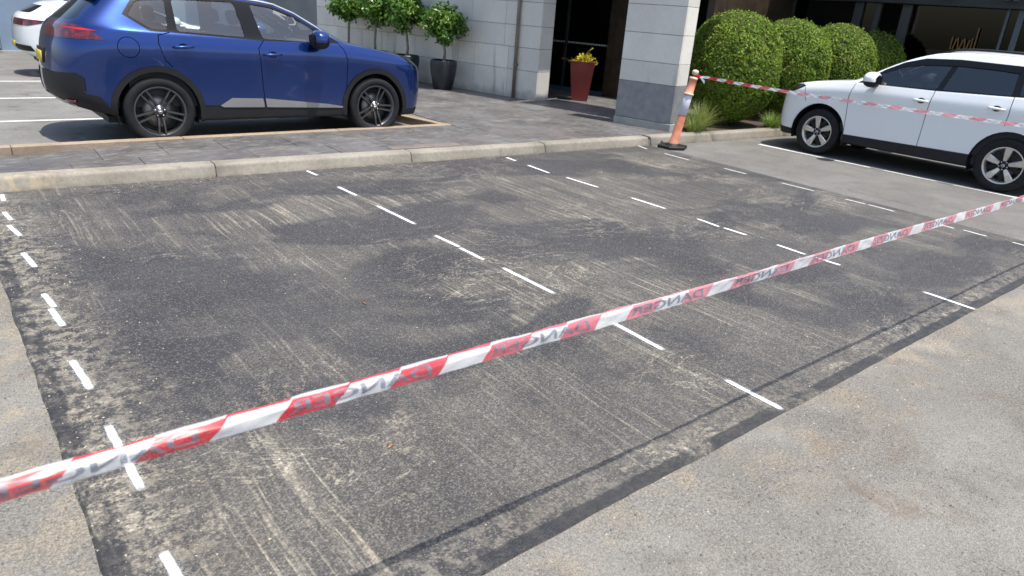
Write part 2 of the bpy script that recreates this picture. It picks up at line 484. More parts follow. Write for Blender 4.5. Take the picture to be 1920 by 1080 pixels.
M['tail_bright'] = plain('bright_red_lens', (.62, .015, .03), .15, .05, 10)

def mat_leaf(name, dark, light, tint, rough=.45, trans=.3, nscale=3.0):
    t = NT(name)
    f = t.math('ADD', t.math('MULTIPLY', t.island(), .6), t.math('MULTIPLY', t.sstep(t.noise(nscale, 4), .3, .7), .4))
    c = t.mix(f, dark, light)
    c = t.mix(t.sstep(t.noise(1.4, 3, vec=t.map(t.pos(), loc=(5, 3, 1))), .5, .72, 0, .6), c, tint)
    t.done(c, rough, None, Specular_IOR_Level=.4)
    tl = t.n('ShaderNodeBsdfTranslucent'); t.nt.links.new(c, tl.inputs[0])
    mx = t.n('ShaderNodeMixShader'); mx.inputs[0].default_value = trans
    t.nt.links.new(t.b.outputs[0], mx.inputs[1]); t.nt.links.new(tl.outputs[0], mx.inputs[2]); t.nt.links.new(mx.outputs[0], t.out.inputs[0])
    return t.mat
M['hedge'] = mat_leaf('clipped_hedge_leaf', (.060, .120, .014), (.27, .38, .04), (.31, .34, .06), .68, .32, 2.2)
M['hedge_core'] = plain('hedge_twigs', (.045, .06, .014), .95, .4, 18, Specular_IOR_Level=.1)
M['ficus'] = mat_leaf('glossy_tree_leaf', (.035, .095, .016), (.15, .29, .04), (.24, .33, .055), .36, .3)
M['gold'] = mat_leaf('golden_leaf', (.42, .36, .015), (.72, .58, .03), (.22, .28, .02), .5, .35, 9)
M['grass'] = mat_leaf('grass_blade', (.09, .16, .03), (.27, .36, .08), (.46, .42, .18), .5, .3, 6)

def mat_spray(k=1.0, col=(.78, .79, .78)):
    """spray-can paint: dense middle, ragged overspray at the rim (v across, u along)"""
    t = NT('white_spray_paint')
    u, v, w = t.xyz(t.uv())
    n1 = t.noise(70, 4, .75); n2 = t.noise(160, 2, .8)
    ax = t.math('ABSOLUTE', t.math('SUBTRACT', v, .5)); ay = u
    d = t.math('ADD', ax, t.math('MULTIPLY', t.math('SUBTRACT', n1, .5), .12))
    core = t.sstep(d, .21, .09)
    mist = t.math('MULTIPLY', t.sstep(ax, .5, .12), t.sstep(n2, .50, .66))
    mist = t.math('MULTIPLY', mist, t.math('MULTIPLY', t.sstep(u, .0, .05), t.sstep(u, 1.0, .95)))
    a = t.math('MAXIMUM', core, t.math('MULTIPLY', mist, .38))
    a = t.math('MULTIPLY', a, t.math('MULTIPLY', t.sstep(t.math('ADD', u, t.math('MULTIPLY', n1, .10)), .05, .17), t.sstep(t.math('SUBTRACT', u, t.math('MULTIPLY', n1, .10)), .95, .83)))
    wear = t.sstep(t.noise(90, 3, .75), .30, .44)
    a = t.math('MULTIPLY', a, t.math('ADD', .72, t.math('MULTIPLY', wear, .28)))
    t.done(col, .6, t.bump(t.voro(150), .4, .004))
    t.set(t.b.inputs['Alpha'], t.math('MULTIPLY', a, k))
    return t.mat
M['spray'] = mat_spray()
M['spray_old'] = mat_spray(.85, (.60, .60, .58))
def mat_line():
    t = NT('worn_line_paint')
    wear = t.sstep(t.noise(30, 5, .75), .33, .50)
    t.done((.62, .61, .57), .7, t.bump(t.voro(120), .4, .004))
    t.set(t.b.inputs['Alpha'], t.math('ADD', .60, t.math('MULTIPLY', wear, .38)))
    return t.mat
M['line'] = mat_line()

def mat_tape():
    t = NT('danger_tape_film')
    u, v, w = t.xyz(t.uv())
    k = t.math('FRACT', t.math('DIVIDE', t.math('ADD', t.math('SUBTRACT', u, 1.105), t.math('MULTIPLY', v, -.05)), .30))
    red = t.math('LESS_THAN', k, .5)
    c = t.mix(red, (.84, .84, .84), t.mix(t.sstep(u, .5, 2.2), (.72, .016, .04), (.82, .31, .36)))  # red pales to pink along the tape, glare put into the colour
    cr = t.noise(1, 4, .6, vec=t.map(t.pos(), (5, 40, 40)))
    t.done(c, .28, t.bump(cr, .2, .006), Specular_IOR_Level=.8)
    tl = t.n('ShaderNodeBsdfTranslucent'); t.nt.links.new(c, tl.inputs[0])
    mx = t.n('ShaderNodeMixShader'); mx.inputs[0].default_value = .45
    t.nt.links.new(t.b.outputs[0], mx.inputs[1]); t.nt.links.new(tl.outputs[0], mx.inputs[2])
    tp = t.n('ShaderNodeBsdfTransparent')
    m2 = t.n('ShaderNodeMixShader'); m2.inputs[0].default_value = .24
    t.nt.links.new(mx.outputs[0], m2.inputs[1]); t.nt.links.new(tp.outputs[0], m2.inputs[2])
    t.nt.links.new(m2.outputs[0], t.out.inputs[0])
    return t.mat
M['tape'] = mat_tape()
t = NT('tape_ink')
t.done(t.mix(t.sstep(t.noise(30, 4), .3, .7), (.10, .115, .15), (.20, .22, .28)), .35)
t.set(t.b.inputs['Alpha'], .64)
M['ink'] = t.mat

def mat_post():
    t = NT('faded_orange_plastic')
    z = t.xyz(t.objc())[2]
    n1 = t.noise(9, 4)
    c = t.mix(t.sstep(n1, .3, .7), (.62, .19, .10), (.70, .30, .19))
    sleeve = t.math('MULTIPLY', t.sstep(z, .515, .525), t.sstep(z, .815, .805))
    c = t.mix(sleeve, c, (.55, .54, .60))
    c = t.mix(t.math('MULTIPLY', t.sstep(t.noise(22, 4, .7), .58, .7), .3), c, (.2, .15, .1))
    return t.done(c, .5)
M['post'] = mat_post()
M['cap'] = plain('cream_plastic_cap', (.66, .52, .38), .5, .12, 9)

# ------------------------------------------------------------------ ground, patch, kerb, bay, paving
def sheet(name, pts, z, mat, res=None):
    bm = bmesh.new()
    bm.faces.new([bm.verts.new((p[0], p[1], z if len(p) < 3 else p[2])) for p in pts])
    o = obj(name, bm, mat)
    tag(o, kind='structure')
    return o

sheet('ground', [(-400, -400), (400, -400), (400, 400), (-400, 400)], -1.0, M['terrain'])
def kerbY(x): return 7.44 - .038*x
lot = sheet('car_park', [(-60, -60), (60, -60), (60, kerbY(60)+.1), (-60, kerbY(-60)+.1)], 0.0, M['old'])

# new asphalt patch: a raised slab with softened, slightly wandering edges
bm = bmesh.new()
PX0, PX1, PY0 = .18, 8.72, 1.44
edge_pts = []
def wander(a, b, n, amp):
    a = Vector(a); b = Vector(b); d = (b-a); nn = Vector((-d.y, d.x)).normalized()
    out = []
    w = 0
    for i in range(n):
        w = .6*w + random.uniform(-amp, amp)
        out.append(a + d*i/n + nn*(w if 0 < i else 0))
    return out
edge_pts += wander((PX0, PY0), (PX1-.28, PY0), 90, .0035)
edge_pts += wander((PX1-.28, PY0), (PX1+.02, kerbY(PX1)-.004), 50, .004)
edge_pts += wander((PX1+.02, kerbY(PX1)-.004), (PX0, kerbY(PX0)-.004), 8, 0)
edge_pts += wander((PX0, kerbY(PX0)-.004), (PX0, PY0), 90, .004)
bot = [bm.verts.new((p.x, p.y, .001)) for p in edge_pts]
cx, cy = 4.4, 4.3
top = []
for p in edge_pts:
    d = (Vector((cx, cy)) - p).normalized()
    top.append(bm.verts.new((p.x + d.x*.012, p.y + d.y*.012, .011)))
n = len(bot)
for i in range(n): bm.faces.new((bot[i], bot[(i+1) % n], top[(i+1) % n], top[i]))
bm.faces.new(top)
patch = obj('asphalt_patch', bm, M['new'])
tag(patch, kind='structure')

# white set-out dashes (endpoints on the ground, metres)
DASH = [
    (0.39, 7.32, 0.38, 7.11), (0.35, 6.74, 0.37, 6.49), (0.34, 6.34, 0.38, 6.04), (0.35, 5.62, 0.38, 5.29), (0.36, 4.76, 0.38, 4.53), (0.36, 4.50, 0.38, 4.23), (0.35, 3.76, 0.37, 3.42), (0.37, 3.05, 0.38, 2.52), (0.36, 2.12, 0.37, 1.95),
    (3.15, 7.27, 3.16, 7.05), (3.14, 6.50, 3.15, 6.12), (3.15, 5.72, 3.16, 5.04), (3.14, 4.69, 3.15, 4.36), (3.14, 4.33, 3.14, 4.02), (3.16, 3.80, 3.16, 3.22), (3.16, 2.66, 3.14, 2.24), (3.15, 1.80, 3.14, 1.46),
    (5.84, 7.10, 5.82, 6.90), (5.80, 6.63, 5.76, 6.17), (5.80, 5.92, 5.81, 5.38), (5.81, 4.89, 5.81, 4.40), (5.81, 3.99, 5.78, 3.72), (5.79, 3.66, 5.79, 3.42), (5.79, 3.09, 5.77, 2.81), (5.78, 2.71, 5.78, 2.50), (5.78, 1.81, 5.75, 1.44),
    (8.48, 7.13, 8.40, 6.89), (8.39, 6.55, 8.36, 6.05), (8.39, 5.49, 8.37, 5.12), (8.36, 4.61, 8.36, 4.13), (8.34, 3.73, 8.34, 3.49), (8.35, 3.46, 8.33, 3.15), (8.24, 2.64, 8.23, 2.49), (8.26, 2.40, 8.24, 2.18), (8.26, 1.94, 8.24, 1.75),
]
def dash_mesh(name, x0, y0, x1, y1, w, z, mat, parent, wob=.0012):
    a = Vector((x0, y0)); b = Vector((x1, y1)); d = (b-a).normalized(); nn = Vector((-d.y, d.x))
    a = a - d*.02; b = b + d*.02
    L = (b-a).length; k = max(4, int(L/.05))
    V = []; UV = []
    for i in range(k+1):
        t = i/k
        ww = w*(1+random.uniform(-.05, .05))
        c = a + (b-a)*t + nn*random.uniform(-wob, wob)
        V += [(c.x - nn.x*ww, c.y - nn.y*ww, z), (c.x + nn.x*ww, c.y + nn.y*ww, z)]
    F = [(2*i, 2*i+2, 2*i+3, 2*i+1) for i in range(k)]
    o = raw(name, V, F, mat, parent)
    uvl = o.data.uv_layers.new(name='UVMap')
    for lp in o.data.loops:
        uvl.data[lp.index].uv = ((lp.vertex_index//2)/k, lp.vertex_index % 2)
    return o
for (x0, y0, x1, y1) in DASH:
    dash_mesh('paint_dash', x0, y0, x1, y1, .050, .0145, M['spray'] if x0 < 8 else M['spray_old'], patch)
for x in (10.98, 13.62):
    dash_mesh('bay_line', x + (.06 if x < 12 else 0), -2.0, x-.03, 6.55, .05, .004, M['line'], lot, 0)

# kerb: cast lengths with open joints
kerb = raw('kerb', [(-14, kerbY(-14)+.02, -.05), (30, kerbY(30)+.02, -.05), (30, kerbY(30)+.16, -.05), (-14, kerbY(-14)+.16, -.05),
                    (-14, kerbY(-14)+.03, .085), (30, kerbY(30)+.03, .085), (30, kerbY(30)+.16, .085), (-14, kerbY(-14)+.16, .085)],
           [(3,2,1,0),(4,5,6,7),(0,1,5,4),(1,2,6,5),(2,3,7,6),(3,0,4,7)], M['grout'])
tag(kerb, kind='structure')
PROF = [(0.0, -.05), (.0, .004), (.003, .012), (.024, .100), (.030, .115), (.042, .126), (.058, .131), (.075, .132), (.185, .137), (.195, .135), (.195, -.05)]
cuts = [-14, -11.2, -8.6, -6.4, -4.2, -2.1, .05, 2.21, 4.49, 6.6, 8.70, 10.3, 12.4, 14.6, 16.8, 19, 22, 26, 30]
for a, b in zip(cuts[:-1], cuts[1:]):
    nseg = 6; V = []; F = []
    j0, j1 = random.uniform(-.003, .003), random.uniform(-.002, .004)
    a2, b2 = a+.005, b-.005
    if abs(a-8.70) < .01: a2 = 8.76
    for i in range(nseg+1):
        x = a2 + (b2-a2)*i/nseg
        for (py, pz) in PROF:
            rnd = random.uniform(-.002, .002)
            V.append((x, kerbY(x) + py + j0 + (rnd if pz > 0 else 0), pz + (j1 + rnd*.6 if pz > .05 else 0)))
    k = len(PROF)
    for i in range(nseg):
        for j in range(k-1):
            F.append((i*k+j, (i+1)*k+j, (i+1)*k+j+1, i*k+j+1))
    F.append(tuple(range(k))); F.append(tuple(reversed(range(nseg*k, nseg*k+k))))
    o = raw('kerb_stone', V, F, M['kerb'], kerb)
    for pl in o.data.polygons:
        pl.use_smooth = len(pl.vertices) == 4

# parking bay of the blue car and the car park behind it
def bayZ(y): return .04 - .015*(y-8.9)
sheet('parking_bay', [(-40, 8.62, bayZ(8.62)), (6.15, 8.80, bayZ(8.8)), (5.75, 11.2, bayZ(11.2)), (7.0, 18.5, bayZ(18.5)), (9.0, 40, bayZ(40)), (-40, 40, bayZ(40))], 0, M['bay'])
bay = bpy.data.objects['parking_bay']
for (ya, xe) in ((11.22, 5.2), (13.65, 5.5), (16.2, 5.8)):
    dash_mesh('bay_line', -6, ya, xe, ya, .045, bayZ(ya)+.005, M['line'], bay, 0)

# exposed-aggregate edging strip round the bay
def stripY(x): return 8.70 + (x+3)*.0175
ed = empty('bay_edging'); tag(ed, kind='structure')
def edging(pts, zt):
    bm = bmesh.new(); prism(bm, pts, -.15, zt); bevel(bm, .008, 1)
    obj('edging_length', bm, M['edging'], ed)
xs = [-12, -8, -4, -1.5, .62, 2.3, 4.3, 6.16]
for a, b in zip(xs[:-1], xs[1:]):
    edging([(a+.002, stripY(a)), (b-.002, stripY(b)), (b-.002 - (.02 if b > 6 else 0), stripY(b)+.12), (a+.002, stripY(a)+.12)], .148)
edging([(6.03, stripY(6.1)+.125), (6.145, stripY(6.1)+.125), (5.75, 11.0), (5.63, 11.0)], .145)

# stamped paving, slab by slab
def paveZ(x):
    t = min(1, max(0, (2.7-x)/2.5)); return .14 - .085*t*t*(3-2*t)
_V = []; _F = []
_xs = [-14, -3, 0, .4, .8, 1.2, 1.6, 2.0, 2.4, 2.8, 6.0]
for x in _xs: _V += [(x, kerbY(x)+.19, paveZ(x)-.010), (x, stripY(x)+.004, paveZ(x)-.010)]
for k in range(len(_xs)-1): _F.append((2*k, 2*k+2, 2*k+3, 2*k+1))
k = len(_V)
_V += [(6.0, kerbY(6)+.19, .13), (9.2, kerbY(9.2)+.19, .13), (9.9, 8.9, .125), (14.2, 9.5, .1), (13.5, 26, .1), (6.2, 26, .1), (5.85, 11, .12), (6.16, 8.86, .13)]
_F.append(tuple(range(k, k+8)))
pv = raw('paving', _V, _F, plain('paving_joint', (.13, .124, .118), .9))
tag(pv, kind='structure')
ang = math.radians(-2.2)
ca, sa = math.cos(ang), math.sin(ang)
count = 0
v = 0.0
row = 0
while v < 12.5:
    h = (.52, .62, .46, .58)[row % 4]
    u = -11 + (row*.37) % .9
    while u < 15:
        wdt = random.choice((.62, .8, .95, 1.1))
        g = .003
        pts = [(u+g, v+g), (u+wdt-g, v+g), (u+wdt-g, v+h-g), (u+g, v+h-g)]
        pts = [(p[0]*ca - p[1]*sa, 7.44+.196 + p[0]*sa + p[1]*ca) for p in pts]
        cxm = sum(p[0] for p in pts)/4; cym = sum(p[1] for p in pts)/4
        pieces = []
        strip = clip_poly(pts, -.0175, 1, 8.70+.0525-.004)       # in front of the edging strip
        strip = clip_poly(strip, 1, 0, 6.16) if strip else []
        if strip: pieces.append(strip)
        q = clip_poly(pts, -1, 0, -6.16)
        if q: q = clip_poly(q, 1, .0, 14.6)
        if q and cym < 16.5: pieces.append(q)
        for q in pieces:
            if len(q) < 3: continue
            ar = abs(sum(q[i][0]*q[(i+1) % len(q)][1] - q[(i+1) % len(q)][0]*q[i][1] for i in range(len(q))))/2
            if ar < .01: continue
            qx = sum(p[0] for p in q)/len(q); qy = sum(p[1] for p in q)/len(q)
            if qx > 9.9 and qy < 9.0: continue
            if qx < -3.5 or qx > 13.6: continue
            if qx > 9.9 and qy > 14: continue
            zo = random.uniform(-.0015, .0015)
            nq = len(q)
            mx_, my_ = qx, qy
            V = [(p[0], p[1], .0) for p in q] + [(p[0], p[1], paveZ(p[0])-.0025+zo) for p in q]
            V += [(p[0]+(mx_-p[0])*.012, p[1]+(my_-p[1])*.012, paveZ(p[0])+zo) for p in q]
            F = [tuple(range(2*nq, 3*nq))]
            for i in range(nq):
                j = (i+1) % nq
                F += [(i, j, nq+j, nq+i), (nq+i, nq+j, 2*nq+j, 2*nq+i)]
            raw('paving_slab', V, F, M['slab'], pv)
            count += 1
        u += wdt
    v += h
    row += 1
print('slabs', count)
# access cover let into the paving
bm = bmesh.new(); prism(bm, [(4.35, 7.50), (5.35, 7.46), (5.36, 7.62), (4.36, 7.66)], .10, .1445); bevel(bm, .003, 1)
tag(obj('drain_cover', bm, M['pipe']), 'narrow brown cover plate set in the paving behind the kerb', 'drain cover')

# ------------------------------------------------------------------ the stone-clad building
A12 = math.radians(12)
WD = Vector((-math.sin(A12), math.cos(A12), 0))      # along the wall, away from the camera
WN = Vector((-math.cos(A12), -math.sin(A12), 0))     # out of the visible face
UZ = Vector((0, 0, 1))

def clad(thing, O, length, thick, courses, plen, mats, backmat='grout', end=True):
    """core block plus separate cladding panels on the long face and the near end"""
    O = Vector((*O, 0))
    z0, z1 = courses[0], courses[-1]
    bm = bmesh.new()
    obox(bm, O + WD*(length/2+.02) - WN*(thick/2) + UZ*(z0+z1)/2, WD, WN, UZ, length/2-.025, thick/2-.03, (z1-z0)/2-.002)
    obj('core', bm, M[backmat], thing)
    j = .0035
    for ci, (a, b) in enumerate(zip(courses[:-1], courses[1:])):
        mt = mats(ci)
        s = 0.0; k = 0
        pl = plen if ci % 2 == 0 else plen
        first = plen if ci not in (0, 1) else plen*.86
        while s < length-.02:
            e = min(length, s + (first if k == 0 else pl))
            if length - e < .15: e = length
            bm = bmesh.new()
            s0 = s + (0 if k == 0 else j)
            obox(bm, O + WD*((s0+e-j)/2) - WN*.016 + UZ*(a+b)/2 + WN*random.uniform(-.0015, .0015), WD, WN, UZ, (e-j-s0)/2, .016, (b-a)/2-j)
            bevel(bm, .003, 1)
            obj('stone_panel', bm, M[mt], thing)
            s = e; k += 1
        if end:
            bm = bmesh.new()
            obox(bm, O - WN*(thick/2+.0175) + WD*.014 + UZ*(a+b)/2, WD, WN, UZ, .016, thick/2-.0175, (b-a)/2-j)
            bevel(bm, .003, 1)
            obj('stone_panel', bm, M[mt], thing)

w1 = empty('stone_wall', (0, 0, 0))
tag(w1, 'long pale limestone clad wall behind the potted trees', 'wall')
clad(w1, (9.69, 11.0), 7.15, .42, [.02, .70, 1.14, 1.56, 2.0, 2.43, 2.86, 3.30], .92, lambda i: 'stone')
c1 = empty('stone_pillar', (0, 0, 0))
tag(c1, 'pale stone clad pillar with dark grey base beside the orange post', 'pillar')
clad(c1, (9.5, 7.38), 1.07, .40, [.262, .865, 1.20, 1.64, 2.07, 2.5, 2.94, 3.30], 2.0, lambda i: 'granite' if i == 0 else 'stone')
bm = bmesh.new()
O = Vector((9.5, 7.38, 0))
obox(bm, O + WD*.535 - WN*.20 + UZ*.13, WD, WN, UZ, .545, .21, .128)
bevel(bm, .006, 1)
obj('plinth', bm, M['plinth'], c1)

# recessed shaded wall left of the limestone wall, seen above and through the blue car
rw = empty('recess_wall'); tag(rw, 'shaded plain grey wall set back left of the stone wall', 'wall')
bm = bmesh.new()
P = Vector((9.69, 11.0, 0)) + WD*7.15
obox(bm, P + WD*4.6 - WN*1.9 + UZ*1.6, WD, WN, UZ, 4.6, .15, 1.9)
obj('wall_panel', bm, M['recess'], rw)
bm = bmesh.new()
obox(bm, P + WD*.14 - WN*1.08 + UZ*1.6, WD, WN, UZ, .12, .66, 1.9)
obj('return_panel', bm, M['recess'], rw)

# roof over the entrance (above the picture; its shade falls on wall, paving and doorway)
rf = empty('entrance_roof'); tag(rf, 'flat roof slab sheltering the stone wall and glass entrance', 'roof')
def slab_uv(name, s0, s1, t0, t1, z0, z1, mat):
    """s along WD from Y=11 corner, t inward (-WN)"""
    bm = bmesh.new()
    C0 = Vector((9.69, 11.0, 0))
    obox(bm, C0 + WD*(s0+s1)/2 - WN*(t0+t1)/2 + UZ*(z0+z1)/2, WD, WN, UZ, (s1-s0)/2, (t1-t0)/2, (z1-z0)/2)
    obj(name, bm, M[mat], rf)
slab_uv('roof_slab', -.78, 17, -.55, 9, 3.302, 3.62, 'recess')
slab_uv('lintel', -3.75, -1.02, -.42, .85, 3.302, 3.62, 'recess')
slab_uv('inner_roof', -2.6, -.782, 2.3, 9, 3.302, 3.62, 'recess')

# glazed entrance behind the pillar
ge = empty('glass_entrance'); tag(ge, 'dark glazed entrance screen between stone wall and pillar', 'entrance')
GO = Vector((12.1, 11.9, .14))
def gbox(name, s0, s1, z0, z1, d, mat, off=0, par=ge):
    bm = bmesh.new()
    obox(bm, GO + WD*(s0+s1)/2 + UZ*(z0+z1)/2 + WN*off, WD, WN, UZ, (s1-s0)/2, d/2, (z1-z0)/2)
    return obj(name, bm, M[mat], par)
for s0, s1 in ((-2.2, -.72), (-.66, .72), (.78, 2.4), (2.46, 4.2)):
    gbox('glass_pane', s0, s1, .09, 3.1, .012, 'glass_shop')
for s in (-2.24, -.69, .75, 2.43):
    gbox('frame_post', s-.03, s+.03, .086, 3.1, .07, 'steel_dark')
gbox('sill_rail', -2.3, 4.2, .0, .085, .09, 'mullion_blue')
gbox('head_rail', -2.3, 4.2, 3.105, 3.2, .09, 'steel_dark')
for i in range(60):
    gbox('sight_dot', -2.15+i*.07, -2.15+i*.07+.035, 1.075, 1.115, .002, 'white_lam', .009)
tp = empty('timber_reveal'); tag(tp, 'brown timber panel beside the glass entrance, just left of the pillar', 'panel')
for i in range(6):
    gbox('timber_board', -.42-.165*(i+1)+.002, -.42-.165*i-.002, -.02, 3.1, .03, 'timber', .07, tp)
ir = empty('lobby_room'); tag(ir, 'dim lobby seen through the entrance glass', 'room')
def ibox(name, s0, s1, t0, t1, z0, z1, mat):
    bm = bmesh.new()
    obox(bm, GO + WD*(s0+s1)/2 - WN*(t0+t1)/2 + UZ*((z0+z1)/2-.14), WD, WN, UZ, (s1-s0)/2, (t1-t0)/2, (z1-z0)/2)
    return obj(name, bm, M[mat], ir)
ibox('lobby_floor', -2.6, 5, .1, 4.6, .05, .13, 'granite')
ibox('back_wall', -2.6, 5, 4.6, 4.75, .0, 3.3, 'lobby')
ibox('side_wall', -2.75, -2.6, .06, 4.6, .0, 3.3, 'timber')
ibox('side_wall', 5, 5.15, .06, 4.6, .0, 3.3, 'lobby')
ibox('ceiling', -2.6, 5, .1, 4.6, 3.24, 3.295, 'lobby')
# small white table inside
tb = empty('cafe_table', GO + WD*.95 - WN*.55); tag(tb, 'small white round table inside the glass entrance', 'table')
bm = bmesh.new(); lathe(bm, [(0.001, .70), (.36, .70), (.37, .715), (.36, .73), (.001, .73)], 28); obj('table_top', bm, M['white_lam'], tb, True)
bm = bmesh.new(); lathe(bm, [(.03, .02), (.03, .70)], 12); obj('leg', bm, M['steel_dark'], tb, True)
bm = bmesh.new(); lathe(bm, [(0.001, .03), (.2, .02), (.22, -.005)], 24); obj('base', bm, M['steel_dark'], tb, True)

# rain pipe on the wall
dp = empty('drain_pipe', (9.69, 11.0, 0)); tag(dp, 'thin brown rainwater pipe fixed to the stone wall', 'pipe')
pc = WD*.55 + WN*.05
bm = bmesh.new(); tube(bm, [pc + UZ*.10, pc + UZ*3.3], .036, 14); obj('pipe', bm, M['pipe'], dp, True)
for z in (.78, 2.2):
    bm = bmesh.new(); lathe(bm, [(.037, 0), (.046, 0), (.046, .045), (.037, .045)], 14, c=(pc.x, pc.y, z))
    obox(bm, Vector((pc.x, pc.y, z+.022)) - WN*.028, WD, WN, UZ, .055, .008, .02)
    obj('bracket', bm, M['pipe'], dp)

# ------------------------------------------------------------------ dark glazed facade behind the hedges
fb = empty('dark_shopfront'); tag(fb, 'dark glazed shopfront with grey mullions behind the round hedges', 'building')
FO = Vector((18.3, 7.6, 0))
def fbox(name, s0, s1, z0, z1, d, mat, off=0, par=None, bev=0):
    bm = bmesh.new()
    obox(bm, FO + WD*(s0+s1)/2 + UZ*(z0+z1)/2 + WN*off, WD, WN, UZ, (s1-s0)/2, d/2, (z1-z0)/2)
    if bev: bevel(bm, bev, 1)
    return obj(name, bm, M[mat], par or fb)
MUL = [(-6.0, .28, 'mullion_blue'), (-3.4, .12, 'mullion_blue'), (-2.0, .12, 'mullion_blue'), (-1.75, .06, 'mullion_blue'), (.25, .21, 'mullion'), (.87, .12, 'mullion'), (1.31, .20, 'mullion'), (2.9, .08, 'mullion'), (4.02, .06, 'timber'), (4.33, .06, 'timber'), (8.6, .2, 'mullion')]
prev = -9.0
for (s, w, mt) in MUL:
    fbox('glass_pane', prev, s-w/2, .3, 2.62, .02, 'glass_dark', -.06)
    fbox('mullion', s-w/2+.001, s+w/2-.001, .1, 2.62, .16, mt, bev=.006)
    prev = s+w/2
fbox('stall_riser', -9, 8.7, .02, .3, .12, 'granite', -.03)
fbox('fascia_beam', -9, 9.5, 2.625, 3.5, .5, 'fascia', .05)
fbox('awning_slab', -9, 9.5, 3.505, 3.6, 3.2, 'fascia', .55)
for s in (-5.4, -4.9, -3.1, -1.86, -1.70, -.62, -.45):
    fbox('bracket', s-.05, s+.05, 2.76, 3.4, .3, 'mullion_blue', .46, bev=.01)
fbox('back_wall', -9, 9.5, .0, 3.5, .1, 'interior_dark', -3.0)
fbox('floor', -9, 9.5, -.02, .06, 2.9, 'interior_dark', -1.5)
fbox('timber_screen', -1.6, -.2, .3, 2.5, .04, 'timber', -.5)
fbox('timber_screen', 2.9, 4.6, .3, 2.6, .04, 'timber', -.9)
# brass lettering strokes on the glass (unreadable in the photograph, strokes only)
sg = empty('brass_sign', FO + WD*(-.84) + WN*.08); tag(sg, 'small brass coloured sign of thin upright strokes on dark glass', 'sign')
sx = 0.0
for i, (hh, lean) in enumerate(((.34, 0), (.30, .05), (.33, -.06), (.28, .06), (.31, -.05), (.28, .05), (.33, 0), (.62, 0))):
    bm = bmesh.new()
    obox(bm, -WD*(i*.066) + UZ*(1.72+hh*.4), (WD + UZ*lean*3).normalized(), WN, (UZ - WD*lean*3).normalized(), .012, .008, hh*.4)
    obj('sign_stroke', bm, M['brass'], sg)

# blue-grey building at the far left
lb = empty('rendered_building'); tag(lb, 'blue grey rendered building at the far left behind the white hatchback', 'building')
bm = bmesh.new(); box(bm, 1.86, 16, 23.2, 23.6, -.6, 5.5); obj('wall', bm, M['render_blue'], lb)
bm = bmesh.new(); box(bm, 1.80, 16, 23.08, 23.196, -.6, -.10); obj('plinth', bm, M['plinth'], lb)
bm = bmesh.new(); box(bm, -9, 1.855, 24.6, 24.8, -.6, 5.5); obj('shutter', bm, M['interior_dark'], lb)
bm = bmesh.new(); box(bm, -9, 1.795, 23.08, 24.595, -.6, -.16); obj('step', bm, M['plinth'], lb)

# garden bed
gb = raw('garden_bed', [(9.96, kerbY(9.96)+.19, .118), (30, kerbY(30)+.19, .118), (30, 30, .118), (13, 22, .118), (9.6, 8.5, .118)], [(0, 1, 2, 3, 4)], M['soil'])
tag(gb, kind='structure')

# ------------------------------------------------------------------ plants
def leaves(P, N, L, W, droop=0.0, fold=.25):
    """one folded diamond leaf per point: P centre, N facing normal, L length, W width arrays"""
    n = len(P)
    r = rng.normal(size=(n, 3))
    T = r - N*np.sum(r*N, 1, keepdims=True); T /= np.linalg.norm(T, axis=1, keepdims=True)
    T[:, 2] -= droop; T /= np.linalg.norm(T, axis=1, keepdims=True)
    S = np.cross(N, T); S /= np.linalg.norm(S, axis=1, keepdims=True)
    Nn = np.cross(T, S)
    L = L[:, None]; W = W[:, None]
    a = P - T*L*.5; b = P + S*W*.5 + Nn*W*fold; c = P + T*L*.5; d = P - S*W*.5 + Nn*W*fold
    V = np.stack([a, b, c, d], 1).reshape(-1, 3)
    F = np.arange(4*n).reshape(-1, 4)
    return V, F

def unit(n):
    v = rng.normal(size=(n, 3)); return v/np.linalg.norm(v, axis=1, keepdims=True)

